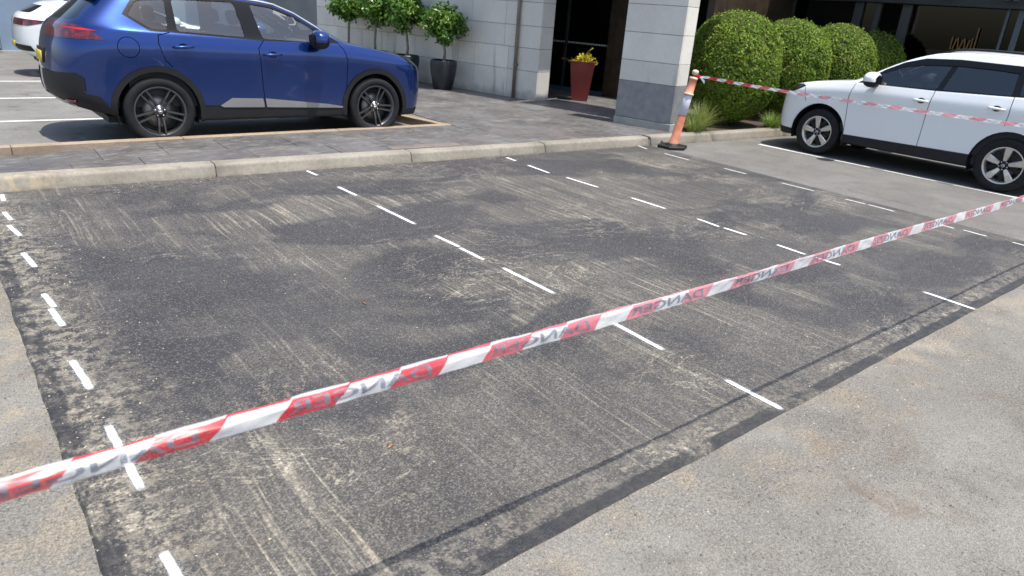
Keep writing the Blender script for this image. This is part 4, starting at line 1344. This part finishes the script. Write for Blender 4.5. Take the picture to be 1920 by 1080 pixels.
def build_suv(name, label, loc, rz, scale, cfg):
    t = empty(name, loc, rz); t.scale = (scale,)*3; tag(t, label, 'car')
    B = Body(net_suv(), cfg.get('tweak'))
    paint = cfg['paint']; gl = cfg['glass']
    fx, rx, az = cfg['axles']; ra = cfg['arch']
    for side in (1, -1):
        sp = lambda c, s=side: c.y*s > .30
        # wheel openings
        for x in (fx, rx):
            B.remove(B.cut(circ(x, az, ra), pred=sp))
            B.remove(B.cut([(x-ra+.002, .1), (x+ra-.002, .1), (x+ra-.002, az), (x-ra+.002, az)], pred=sp))
    doors = {}
    for side in (1, -1):
        sp = lambda c, s=side: c.y*s > .30
        # glass of the doors, then black surround
        panes = []
        for k, (key, poly) in enumerate(cfg['windows']):
            fs = B.cut(rpoly(poly, .035), pred=sp)
            panes.append((key, B.take(fs, 'window', gl[k] if isinstance(gl, (list, tuple)) else gl, t, -.006)))
        fs = []
        for poly in cfg['dlo']:
            fs += B.cut(poly, pred=sp)
        B.take(fs, 'window_surround', M['trim'], t, .001)
        # plastic cladding
        if cfg.get('flare'):
            for x in (fx, rx):
                fs = B.cut(circ(x, az, ra+cfg['flare'], 40), pred=sp)
                B.take(fs, 'arch_moulding', M['black_plastic'], t, .010)
        for nm, mt, polys, off in cfg['clad']:
            fs = []
            for poly in polys: fs += B.cut(poly, pred=lambda c, s=side: c.y*s > .12)
            B.take(fs, nm, M[mt], t, off)
        for nm, mt, polys, off in cfg['lamps']:
            fs = []
            for poly in polys: fs += B.cut(poly, pred=lambda c, s=side: c.y*s > .10)
            B.take(fs, nm, M[mt], t, off)
        for line in cfg['gaps']:
            gap(B, line, .009, side)
        for key, polys in cfg['doors']:
            fs = []
            for poly in polys: fs += B.cut(poly, pred=sp)
            d = B.take(fs, 'door', paint, t)
            doors[key, side] = d
            for kk, pn in panes:
                if kk == key and pn is not None and d is not None: pn.parent = d
        if cfg.get('fuel') and side == cfg['fuel'][2]:
            fs = B.cut(circ(cfg['fuel'][0], cfg['fuel'][1], .108, 28), pred=sp)
            keep = B.cut(circ(cfg['fuel'][0], cfg['fuel'][1], .101, 28), pred=sp)
            B.take(keep, 'fuel_flap', paint, t)
            B.remove(B.cut(circ(cfg['fuel'][0], cfg['fuel'][1], .108, 28), pred=sp))
    # windscreen and rear window, cut from the front
    fs = B.cut(rpoly(cfg['screen'], .06), (1, 2), lambda c: .05 < c.x < 1.25 and c.z > 1.18)
    B.take(fs, 'windscreen', M['glass_car'], t, -.003)
    fs = B.cut(rpoly(cfg['rear_glass'], .06), (1, 2), lambda c: c.x < -1.66 and c.z > 1.2)
    B.take(fs, 'rear_window', M['glass_tint'], t, -.003)
    # bonnet shut-lines
    for s in (1, -1):
        for p, q in (((2.05, .56), (1.75, .70)), ((1.75, .70), (1.3, .755)), ((1.3, .755), (.99, .80))):
            p, q = Vector((p[0], p[1]*s)), Vector((q[0], q[1]*s)); d = (q-p).normalized(); nn = Vector((-d.y, d.x))*.004
            B.remove(B.cut([tuple(p-nn), tuple(q-nn), tuple(q+nn), tuple(p+nn)], (0, 1), lambda c: c.z > .85))
    B.take(B.bm.faces[:], 'body', paint, t)
    # doors need a dark backing so that shut-lines read dark
    bm = bmesh.new(); box(bm, -1.85, 2.0, -.70, .70, .24, .31); obj('underbody', bm, M['black_plastic'], t)
    bm = bmesh.new(); box(bm, 1.06, 2.05, -.52, .52, .3, .93); obj('engine_bay', bm, M['interior_dark'], t)
    for side in (1, -1):
        bm = bmesh.new(); box(bm, -.88, .92, side*.835-.015, side*.835+.015, .28, 1.0); obj('inner_sill', bm, M['interior_dark'], t)
        for i, x in enumerate((fx, rx)):
            arch_liner(t, x, az, ra-.004 + .0, .56, .885, side)
            make_wheel(t, x, side*(cfg['track']), cfg['wheel'][0], cfg['wheel'][0], cfg['wheel'][1], cfg['wheel'][2], cfg['style'], side, spin=(.31 if i else .12)+(.0 if side > 0 else math.pi))
        for key, x0, x1, z in cfg['handles']:
            d = doors.get((key, side))
            if d is not None: handle(B, d, x0, x1, z, side, cfg.get('handle_mat', paint))
        mirror_part(t, B, cfg['mirror'][0], cfg['mirror'][1], side, paint)
        pts = []
        for x in np.linspace(cfg['rail'][0], cfg['rail'][1], 9):
            h = B.bvh.ray_cast(Vector((x, side*.56, 3)), Vector((0, 0, -1)))
            e = abs(2*(x-cfg['rail'][0])/(cfg['rail'][1]-cfg['rail'][0])-1)
            pts.append(h[0] + Vector((0, 0, .045 - .05*e**6)))
        roof_rail(t, pts, cfg['rail'][2])
    interior(t)
    return t, B

SUVW = [('front', [(-.215, 1.565), (.04, 1.535), (.28, 1.455), (.52, 1.325), (.76, 1.19), (.72, 1.165), (-.13, 1.19)]),
        ('rear', [(-1.08, 1.56), (-.40, 1.575), (-.335, 1.20), (-1.08, 1.235)]),
        ('body', [(-1.44, 1.525), (-1.15, 1.555), (-1.18, 1.245), (-1.34, 1.25), (-1.55, 1.38)])]
SUVD = [[(-1.17, 1.585), (-.4, 1.60), (.05, 1.565), (.32, 1.465), (.56, 1.335), (.84, 1.165), (-.13, 1.168), (-1.17, 1.222)],
        [(-1.60, 1.385), (-1.47, 1.555), (-1.17, 1.585), (-1.17, 1.222), (-1.36, 1.225)]]
blue_cfg = dict(
    paint=M['blue'], glass=[M['glass_car'], M['glass_car'], M['glass_tint']], axles=(1.3525, -1.3525, .375), arch=.43, flare=.062,
    windows=SUVW, dlo=SUVD,
    clad=[('side_step', 'step_silver', [[(-.70, .43), (-.56, .515), (-.19, .505), (-.17, .40), (-.66, .41)], [(-.16, .505), (.65, .425), (.90, .385), (.90, .37), (-.145, .40)]], .012),
          ('sill_moulding', 'black_plastic', [[(-.92, .10), (.92, .10), (.92, .375), (-.92, .425)]], .004),
          ('bumper_skid', 'silver', [[(-2.45, .60), (-2.30, .52), (-2.10, .42), (-2.12, .385), (-2.34, .475), (-2.45, .55)]], .012),
          ('rear_bumper', 'black_plastic', [[(-2.5, .80), (-2.27, .765), (-2.27, .2), (-2.5, .2)], [(-2.27, .765), (-2.12, .775), (-2.04, .725), (-2.04, .2), (-2.27, .2)], [(-2.04, .725), (-1.92, .535), (-1.70, .48), (-1.70, .2), (-2.04, .2)]], .006),
          ('front_lip', 'black_plastic', [[(1.7, .1), (2.4, .1), (2.4, .34), (2.1, .33), (1.7, .36)]], .006)],
    lamps=[('tail_light_bar', 'tail_bright', [[(-2.36, 1.205), (-2.0, 1.205), (-1.72, 1.165), (-1.70, 1.178), (-2.0, 1.228), (-2.36, 1.225)]], .006),
           ('tail_light', 'tail', [[(-2.40, 1.27), (-2.02, 1.275), (-1.98, 1.245), (-1.67, 1.185), (-1.79, 1.12), (-2.22, 1.115), (-2.40, 1.14)]], .004),
           ('headlight', 'lamp_clear', [[(1.78, 1.03), (1.90, 1.045), (2.13, .92), (2.22, .86), (2.20, .83), (1.98, .895)]], .003),
           ('grille_trim', 'silver', [[(2.18, .80), (2.32, .80), (2.32, .55), (2.26, .55)]], .004)],
    gaps=[[(-1.165, 1.22), (-1.29, 1.19), (-1.30, 1.10), (-1.25, .93), (-1.18, .86)], [(-.13, 1.17), (-.205, 1.08), (-.19, .92), (-.165, .50), (-.155, .36)],
          [(.83, 1.165), (.90, 1.09), (.94, .97), (.925, .60), (.915, .36)], [(.91, .385), (-.92, .43)]],
    doors=[('front', [[(.83, 1.17), (.90, 1.09), (.94, .97), (.925, .60), (.915, .36), (-.155, .36), (-.165, .50), (-.19, .92), (-.205, 1.08), (-.15, 1.17)]]),
           ('rear', [[(-.205, 1.08), (-.19, .92), (-.165, .50), (-.155, .36), (-.88, .40), (-.93, .6), (-1.18, .88), (-1.25, .93), (-1.30, 1.10), (-1.29, 1.19), (-1.165, 1.23), (-.14, 1.175)]])],
    fuel=(-1.60, 1.055, -1), screen=[(-.70, 1.215), (.70, 1.215), (.60, 1.60), (0, 1.63), (-.60, 1.60)], rear_glass=[(-.64, 1.30), (.64, 1.30), (.53, 1.50), (-.53, 1.50)],
    track=.795, wheel=(.372, .266, .235), style='double', handles=[('front', -.15, .07, 1.015), ('rear', -1.16, -.94, 1.075)],
    mirror=(.50, 1.20), rail=(.0, -1.6, M['silver']))
blue, BB = build_suv('blue_suv', 'dark blue sport utility car with dark alloy wheels parked behind the kerb', (3.52, 8.90+.955, .035), 0.0, 1.03, blue_cfg)
blue.rotation_euler = (math.radians(-.85), 0, math.radians(-.3))
for side in (1, -1):  # silver strip added to stand for the glint along roof edge and screen pillar
    pts = []
    for (x, z) in ((-1.15, 1.605), (-.75, 1.62), (-.4, 1.622), (-.1, 1.60), (.08, 1.575), (.33, 1.487), (.57, 1.355), (.86, 1.178)):
        p_, n_ = BB.surf(x, z, side); pts.append(p_ + n_*.004)
    bm = bmesh.new(); tube(bm, pts, [.006] + [.012]*6 + [.006], 8); obj('glint_strip', bm, M['silver'], blue, True)
# rear spoiler, plate, badge bar, tow cover, exhaust shadow gap
bm = bmesh.new()
SP = [(-1.55, 1.665), (-1.78, 1.645), (-1.93, 1.605), (-1.91, 1.58), (-1.75, 1.585)]
for (y_, sc) in ((-.60, .9), (-.3, 1.0), (0, 1.0), (.3, 1.0), (.60, .9)):
    for (x_, z_) in SP: bm.verts.new((-1.55 + (x_+1.55)*sc + .02*abs(y_), y_, z_ - .06*(y_/.6)**2*.8 + .0))
bm.verts.ensure_lookup_table()
for j in range(4):
    for i in range(5): bm.faces.new([bm.verts[j*5+i], bm.verts[j*5+(i+1) % 5], bm.verts[j*5+5+(i+1) % 5], bm.verts[j*5+5+i]])
bm.faces.new([bm.verts[i] for i in range(5)]); bm.faces.new([bm.verts[20+i] for i in (4, 3, 2, 1, 0)])
bevel(bm, .006, 2)
obj('rear_spoiler', bm, M['blue'], blue, True)
rounded('number_plate', (.012, .37, .11), (BB.bvh.ray_cast(Vector((-4, 0, .90)), Vector((1, 0, 0)))[0].x-.012, 0, .90), 'plate', blue, .003, (0, .05, 0), 1)
rounded('rear_reflector', (.03, .14, .03), (-2.17, -.66, .475), 'tail', blue, .008, (0, 0, .5), 2)
rounded('plate_recess', (.02, .42, .16), (BB.bvh.ray_cast(Vector((-4, 0, .91)), Vector((1, 0, 0)))[0].x+.006, 0, .91), 'black_plastic', blue, .006, (0, .05, 0), 1)
# pale folder lying on the rear parcel seat, seen through the rear door glass
rounded('sun_shade', (.36, .02, .12), (-.78, .60, 1.18), 'white_lam', blue, .006, (0, 0, 0), 1)

def fore_tweak(x, y, z, i, j):
    if i >= 7 and j >= 6: z += .035*(1 if j < 10 else 1 + .6*(j-9)/5)
    if i >= 5 and j >= 11: x -= .32*(i-4)/6
    if i in (5, 6) and j >= 6: z += .005
    if i >= 5 and j <= 4: z += .03
    if j <= 3 and 1 < i < 5: x -= .02
    return x*.985, y*.975, z
white_cfg = dict(
    paint=M['white'], glass=M['glass_tint'], axles=(1.32, -1.32, .36), arch=.435, flare=0, tweak=fore_tweak,
    windows=[('front', [(-.33, 1.575), (.05, 1.56), (.30, 1.49), (.52, 1.375), (.80, 1.20), (.76, 1.175), (-.24, 1.20)]),
             ('rear', [(-1.12, 1.575), (-.40, 1.58), (-.31, 1.205), (-1.16, 1.235)]),
             ('body', [(-1.86, 1.46), (-1.76, 1.55), (-1.20, 1.575), (-1.24, 1.245), (-1.72, 1.28)])],
    dlo=[[(-1.18, 1.60), (-.4, 1.615), (.06, 1.59), (.33, 1.51), (.56, 1.39), (.88, 1.165), (-.24, 1.182), (-1.2, 1.222)],
         [(-1.95, 1.46), (-1.80, 1.575), (-1.18, 1.60), (-1.2, 1.222), (-1.78, 1.26)]],
    clad=[('sill_moulding', 'black_plastic', [[(-.90, .10), (.92, .10), (.92, .385), (-.90, .415)]], .006),
          ('front_lip', 'black_plastic', [[(1.74, .1), (2.4, .1), (2.4, .36), (2.08, .35), (1.74, .37)]], .006),
          ('rear_bumper', 'black_plastic', [[(-2.5, .46), (-1.72, .44), (-1.72, .2), (-2.5, .2)]], .006)],
    lamps=[('headlight', 'lamp_clear', [[(1.68, 1.02), (1.76, 1.05), (1.95, 1.015), (2.16, .87), (2.14, .82), (1.98, .86)]], .003),
           ('tail_light', 'tail', [[(-2.40, 1.27), (-2.0, 1.25), (-1.9, 1.12), (-2.0, 1.0), (-2.40, .98)]], .004),
           ('front_grille', 'black_plastic', [[(2.17, .80), (2.35, .80), (2.35, .40), (2.24, .40)]], .003)],
    gaps=[[(-1.2, 1.22), (-1.21, 1.0), (-1.20, .86)], [(-.24, 1.18), (-.215, .89), (-.205, .42), (-.205, .39)], [(.885, 1.165), (.93, .95), (.89, .42), (.885, .38)],
          [(.89, .39), (-.90, .42)], [(1.68, 1.0), (1.62, .80)]],
    doors=[('front', [[(.89, 1.17), (.93, .95), (.89, .38), (-.205, .38), (-.215, .89), (-.245, 1.19)]]),
           ('rear', [[(-.245, 1.19), (-.215, .89), (-.205, .38), (-.87, .40), (-.92, .58), (-1.20, .86), (-1.21, 1.0), (-1.2, 1.23)]])],
    screen=[(-.69, 1.225), (.69, 1.225), (.60, 1.64), (0, 1.67), (-.60, 1.64)], rear_glass=[(-.64, 1.32), (.64, 1.32), (.55, 1.54), (-.55, 1.54)],
    track=.775, wheel=(.355, .235, .225), style='wide', handles=[('front', -.21, .0, 1.035), ('rear', -1.16, -.95, 1.06)],
    mirror=(.58, 1.23), rail=(-.06, -1.75, M['black_plastic']))
white, WB = build_suv('white_suv', 'white sport utility car with tinted windows parked by the round hedges', (11.08+.89, 4.35, 0), math.radians(90), 1.012, white_cfg)
# slim weather shields over the side windows
for side in (1, -1):
    pts = []
    for (x, z) in ((.58, 1.36), (.33, 1.49), (.06, 1.56), (-.4, 1.59), (-.8, 1.588), (-1.15, 1.57)):
        p, n_ = WB.surf(x, z, side); pts.append(p + n_*.012)
    bm = bmesh.new()
    for a_, b_ in zip(pts[:-1], pts[1:]):
        dn = Vector((0, side*.025, -.065))
        vs = [bm.verts.new(q) for q in (a_, b_, b_+dn, a_+dn)]; bm.faces.new(vs)
    bmesh.ops.remove_doubles(bm, verts=bm.verts[:], dist=1e-4)
    obj('weather_shield', bm, M['trim'], white, True)
    # mud flaps
    for x in (.88, -1.80):
        rounded('mud_flap', (.02, .20, .16), (x, side*.79, .30), 'black_plastic', white, .006, (0, 0, 0), 1)

def hatch_tweak(x, y, z, i, j):
    if z > 1.05: z = 1.05 + (z-1.05)*.70
    z = z*.985
    if j >= 10 and i >= 6: x += .10*(i-5)/5
    return x*.95, y*.97, z
hatch_cfg = dict(
    paint=M['white'], glass=M['glass_tint'], axles=(1.29, -1.29, .345), arch=.40, flare=0, tweak=hatch_tweak,
    windows=[('front', [(-.25, 1.40), (.05, 1.37), (.30, 1.31), (.70, 1.14), (.66, 1.125), (-.2, 1.14)]), ('rear', [(-1.05, 1.39), (-.40, 1.40), (-.31, 1.14), (-1.10, 1.165)])],
    dlo=[[(-1.35, 1.33), (-1.12, 1.405), (-.4, 1.42), (.06, 1.39), (.33, 1.325), (.8, 1.12), (-.24, 1.125), (-1.3, 1.16)]],
    clad=[('rear_bumper', 'black_plastic', [[(-2.5, .44), (-1.66, .38), (-1.66, .2), (-2.5, .2)]], .006), ('sill_moulding', 'black_plastic', [[(-.88, .10), (.88, .10), (.88, .33), (-.88, .33)]], .004),
          ('bumper_vent', 'black_plastic', [[(-2.3, .62), (-2.02, .60), (-1.96, .50), (-2.3, .50)]], .004)],
    lamps=[('tail_light', 'tail', [[(-2.4, 1.10), (-1.98, 1.085), (-1.72, 1.075), (-1.80, 1.02), (-2.02, .965), (-2.4, .97)]], .004),
           ('headlight', 'lamp_clear', [[(1.66, .98), (1.9, .98), (2.1, .85), (1.95, .84)]], .003)],
    gaps=[[(-1.25, 1.14), (-1.24, .80)], [(-.22, 1.12), (-.2, .36)], [(.82, 1.11), (.87, .36)]],
    doors=[('front', [[(.82, 1.12), (.87, .36), (-.2, .36), (-.22, 1.13)]]), ('rear', [[(-.22, 1.13), (-.2, .36), (-.86, .36), (-.90, .55), (-1.24, .80), (-1.25, 1.15)]])],
    screen=[(-.66, 1.15), (.66, 1.15), (.58, 1.40), (-.58, 1.40)], rear_glass=[(-.62, 1.20), (.62, 1.20), (.54, 1.345), (-.54, 1.345)],
    track=.77, wheel=(.335, .235, .215), style='wide', handles=[('front', -.15, .06, .99), ('rear', -1.15, -.95, 1.0)],
    mirror=(.55, 1.16), rail=(-.2, -1.2, M['white']))
hatch, HB = build_suv('white_hatchback', 'white hatchback whose tail shows behind the blue car, far left', (3.84, 16.75+.9, bayZ(17.6)), 0.0, 1.0, hatch_cfg)
rounded('number_plate', (.012, .37, .11), (HB.bvh.ray_cast(Vector((-4, 0, .60)), Vector((1, 0, 0)))[0].x-.004, 0, .60), 'plate', hatch, .003, (0, .05, 0), 1)

# ------------------------------------------------------------------ bollard and tapes
bp = empty('orange_post', (8.97, 6.86, 0)); tag(bp, 'leaning faded orange bollard post on black rubber base by the kerb', 'bollard')
bm = bmesh.new()
hexp = [(.23*math.cos(math.pi/6+i*math.pi/3)*1.12, .23*math.sin(math.pi/6+i*math.pi/3)) for i in range(6)]
prism(bm, hexp, .004, .05); bevel(bm, .008, 1)
lathe(bm, [(.12, .05), (.10, .075), (.07, .08)], 20)
obj('rubber_base', bm, M['black_plastic'], bp)
lean = Matrix.Rotation(math.radians(8.6), 3, Vector((.628, .775, 0)))
def leaned(v_): return lean @ Vector(v_)
bm = bmesh.new()
lathe(bm, [(.076, .05), (.076, .08), (.068, .10), (.062, .50), (.061, .518), (.064, .52), (.062, .81), (.060, .812), (.060, .825), (.072, .83), (.072, .855), (.060, .86), (.057, 1.06), (.061, 1.065), (.061, 1.085), (.001, 1.09)], 28)
for v_ in bm.verts: v_.co = leaned(v_.co)
po = obj('post', bm, M['post'], bp, True)
bm = bmesh.new()
lathe(bm, [(.062, 1.07), (.062, 1.092), (.02, 1.10), (.018, 1.12), (.042, 1.135), (.05, 1.165), (.042, 1.195), (.001, 1.205)], 20)
for v_ in bm.verts: v_.co = leaned(v_.co)
obj('tape_knob', bm, M['cap'], bp, True)
bm = bmesh.new()
lathe(bm, [(.060, .828), (.074, .829), (.074, .857), (.060, .858)], 24)
for v_ in bm.verts: v_.co = leaned(v_.co)
obj('collar', bm, M['cap'], bp, True)

def tape_mesh(name, fP, u0, u1, step, nt_, mat, parent=None):
    n_ = int((u1-u0)/step)
    V = []; UVs = []
    for i in range(n_+1):
        u = u0 + (u1-u0)*i/n_
        for j in range(nt_+1):
            t = j/nt_
            V.append(fP(u, t)); UVs.append((u, t))
    F = []
    k = nt_+1
    for i in range(n_):
        for j in range(nt_):
            F.append((i*k+j, (i+1)*k+j, (i+1)*k+j+1, i*k+j+1))
    o = raw(name, V, F, mat, parent, True)
    ul = o.data.uv_layers.new(name='UVMap')
    for lp in o.data.loops: ul.data[lp.index].uv = UVs[lp.vertex_index]
    return o

TW = .047
def sstep(a, b, x):
    t = min(1, max(0, (x-a)/(b-a))); return t*t*(3-2*t)
def tape1(u, t):
    """front tape: runs along +X, hangs on edge; top lip rolled back near the left end"""
    zc = .905 - .0075*u + .001*(u-4)**2*.25
    yc = 1.392 + .004*math.sin(u*2.1)
    roll = .17 - .45*sstep(1.6, -.2, u) + .09*math.sin(u*1.7+.6) + .04*math.sin(u*4.3)     # lean of the sheet
    lip = (1 - sstep(.9, 2.6, u))*.34 + .10                        # share of width folded back
    s = (t-.5)*TW
    fold_at = TW*(.5-lip)
    def flat(q): return (q*math.sin(roll), q*math.cos(roll))
    if s <= fold_at:
        y, z = flat(s)
    else:
        y, z = flat(fold_at)
        a = roll + (1.05 - .5*sstep(.9, 3.0, u))
        q = s-fold_at
        y += q*math.sin(a); z += q*math.cos(a)
    cr = .0014*math.sin(u*37+t*5)*math.sin(u*3.1) + .0008*math.sin(u*71-t*9) + .0018*math.sin(u*11+t*3)*math.sin(u*.9)
    return Vector((u, yc + y + cr, zc + z))
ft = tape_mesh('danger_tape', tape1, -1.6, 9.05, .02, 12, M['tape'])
tag(ft, 'red and white striped danger tape crossing the whole foreground', 'barrier tape')

def tape1_edge(u, t):
    """upper edge of the film, folded over on itself near the left end"""
    k_ = sstep(3.2, 1.2, u)
    p = tape1(u, .93)
    w = .001 + .011*k_
    return p + Vector((0, -.002 + t*w*.75, -.004 + t*w*.80 + .0015*math.sin(u*23)))
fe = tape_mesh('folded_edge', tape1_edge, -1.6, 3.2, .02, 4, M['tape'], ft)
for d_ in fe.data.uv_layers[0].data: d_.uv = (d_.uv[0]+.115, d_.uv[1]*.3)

def tape2(u, t):
    """rear tape from the post along the bay line towards the front"""
    p0 = leaned((0, 0, 1.115)) + Vector((8.97, 6.86, 0)) + Vector((.03, -.02, 0))
    y = p0.y - u
    q = sstep(0, .5, u)
    x = p0.x + (9.03-p0.x)*sstep(0, 2, u)
    z = p0.z + (1.085-p0.z)*sstep(0, 1.2, u) - .018*math.sin(min(1, u/5.4)*math.pi)
    w = .075*(.42 + .15*q)
    tw = .35*math.sin(u*1.3) + .5*(1-q)
    s = (t-.5)*w
    return Vector((x + s*math.sin(tw) + .002*math.sin(u*40+t*6), y, z + s*math.cos(tw)))
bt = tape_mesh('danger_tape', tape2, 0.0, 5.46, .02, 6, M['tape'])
tag(bt, 'thin red and white tape running from the orange post past the white car', 'barrier tape')
# knot with loose tail at the post
kn = empty('tape_knot', (8.97, 6.86, 0)); tag(kn, 'knotted end of striped tape on top of the orange post', 'tape knot')
c0 = leaned((0, 0, 1.118))
bm = bmesh.new()
for k in range(3):
    tube(bm, [c0 + Vector((.026*math.cos(a), .026*math.sin(a), .006*math.sin(a*2+k) + (k-1)*.008)) for a in np.linspace(0, 6.28, 20)], .006, 6)
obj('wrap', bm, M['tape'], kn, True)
def tail(u, t):
    s = (t-.5)*.045
    return c0 + Vector((.03+u*.9, -.02-u*.35, -.02 - .5*u*u*4 + s + .02*math.sin(u*30)))
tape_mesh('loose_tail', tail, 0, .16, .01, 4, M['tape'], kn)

cu = bpy.data.curves.new('word', 'FONT'); cu.body = 'DANGER'; cu.size = 1.0; cu.offset = .02; cu.resolution_u = 3
wo = bpy.data.objects.new('word', cu); COL.objects.link(wo)
dg = bpy.context.evaluated_depsgraph_get(); dg.update()
WORD_MESH = bpy.data.meshes.new_from_object(wo.evaluated_get(dg))
bpy.data.objects.remove(wo)
def word(n0, tape_fn, u_start, length, height, parent, flip, off):
    b = bmesh.new(); b.from_mesh(WORD_MESH)
    xs_ = [v_.co.x for v_ in b.verts]; ys_ = [v_.co.y for v_ in b.verts]
    x0, x1, y0, y1 = min(xs_), max(xs_), min(ys_), max(ys_)
    for yy in (.2, .4, .6, .8):
        bmesh.ops.bisect_plane(b, geom=b.verts[:]+b.edges[:]+b.faces[:], plane_co=(0, y0+(y1-y0)*yy, 0), plane_no=(0, 1, 0))
    for v_ in b.verts:
        q = (v_.co.x-x0)/(x1-x0); h = (v_.co.y-y0)/(y1-y0)
        u = u_start + length*((1-q) if flip else q)
        t = .5 + (h-.5)*height
        p = tape_fn(u, t)
        e = 1e-3
        du = tape_fn(u+e, t)-p; dt = tape_fn(u, t+e)-p
        nn = du.cross(dt).normalized()
        v_.co = p + nn*off
    return obj('danger_lettering', b, M['ink'], parent)
for k in range(-3, 13):
    word('w', tape1, 1.135 + .6*k, .40, .66, ft, True, .0012)
for k in range(9):
    word('w', tape2, .12 + .6*k, .40, .6, bt, False, .0012 if False else -.0012)

# ------------------------------------------------------------------ small things on the ground
def dry_leaf(x, y, z, s, rot, label):
    V = [(-s, 0, .004), (-.2*s, .38*s, .010), (.5*s, .25*s, .012), (s, 0, .006), (.4*s, -.3*s, .011), (-.3*s, -.33*s, .009), (0, 0, .003)]
    o = raw('fallen_leaf', V, [(0, 6, 1), (1, 6, 2), (2, 6, 3), (3, 6, 4), (4, 6, 5), (5, 6, 0)], M['dry_leaf'])
    o.location = (x, y, z); o.rotation_euler = (0, 0, rot); tag(o, label, 'leaf', 'dry leaves on the asphalt')
dry_leaf(1.31, 2.25, .011, .018, .4, 'tiny orange dry leaf on the asphalt below the front tape')
dry_leaf(1.95, 3.70, .011, .018, 2.0, 'tiny brown dry leaf on the asphalt above the front tape')

def grit(name, P, S, mat):
    n_ = len(P)
    base = np.array([(1, 0, 0), (-.5, .87, 0), (-.5, -.87, 0), (.05, .05, .9)])
    a = rng.random(n_)*6.283
    ca_, sa_ = np.cos(a), np.sin(a)
    J = base[None]*(1+rng.normal(size=(n_, 4, 3))*.25)
    X = J[..., 0]*ca_[:, None] - J[..., 1]*sa_[:, None]; Y = J[..., 0]*sa_[:, None] + J[..., 1]*ca_[:, None]
    V = np.stack([P[:, None, 0]+X*S[:, None], P[:, None, 1]+Y*S[:, None], P[:, None, 2]+np.maximum(J[..., 2], -.05)*S[:, None]*.9], -1).reshape(-1, 3)
    k = np.arange(n_)[:, None]*4
    F = np.concatenate([k+np.array([[0, 1, 3]]), k+np.array([[1, 2, 3]]), k+np.array([[2, 0, 3]])])
    o = quads_np(name, V, F, mat)
    return o
def mat_grit():
    t = NT('loose_stone')
    return t.done(t.mix(t.island(), (.10, .09, .08), (.42, .36, .27)), .85)
M['grit'] = mat_grit()
n1 = 2600
gx = np.concatenate([rng.random(n1)*8.4+.2, rng.normal(size=1500)*.16+.40, rng.random(1800)*8-1.0, rng.random(900)*9])
gy = np.concatenate([rng.random(n1)*5.6+1.5, rng.random(1500)*5.4+1.5, 1.44-np.abs(rng.normal(size=1800))*.35, 7.42-.038*np.linspace(0, 9, 900)-np.abs(rng.normal(size=900))*.07])
gz = np.where((gy > 1.46) & (gx > .15) & (gx < 8.4), .0115, .0005)
gs = .0018+rng.random(len(gx))**3*.0050
g_ = grit('loose_grit', np.stack([gx, gy, gz], 1), gs, M['grit'])
tag(g_, 'scattered loose grit and sand grains on the asphalt', 'grit', kind='stuff')
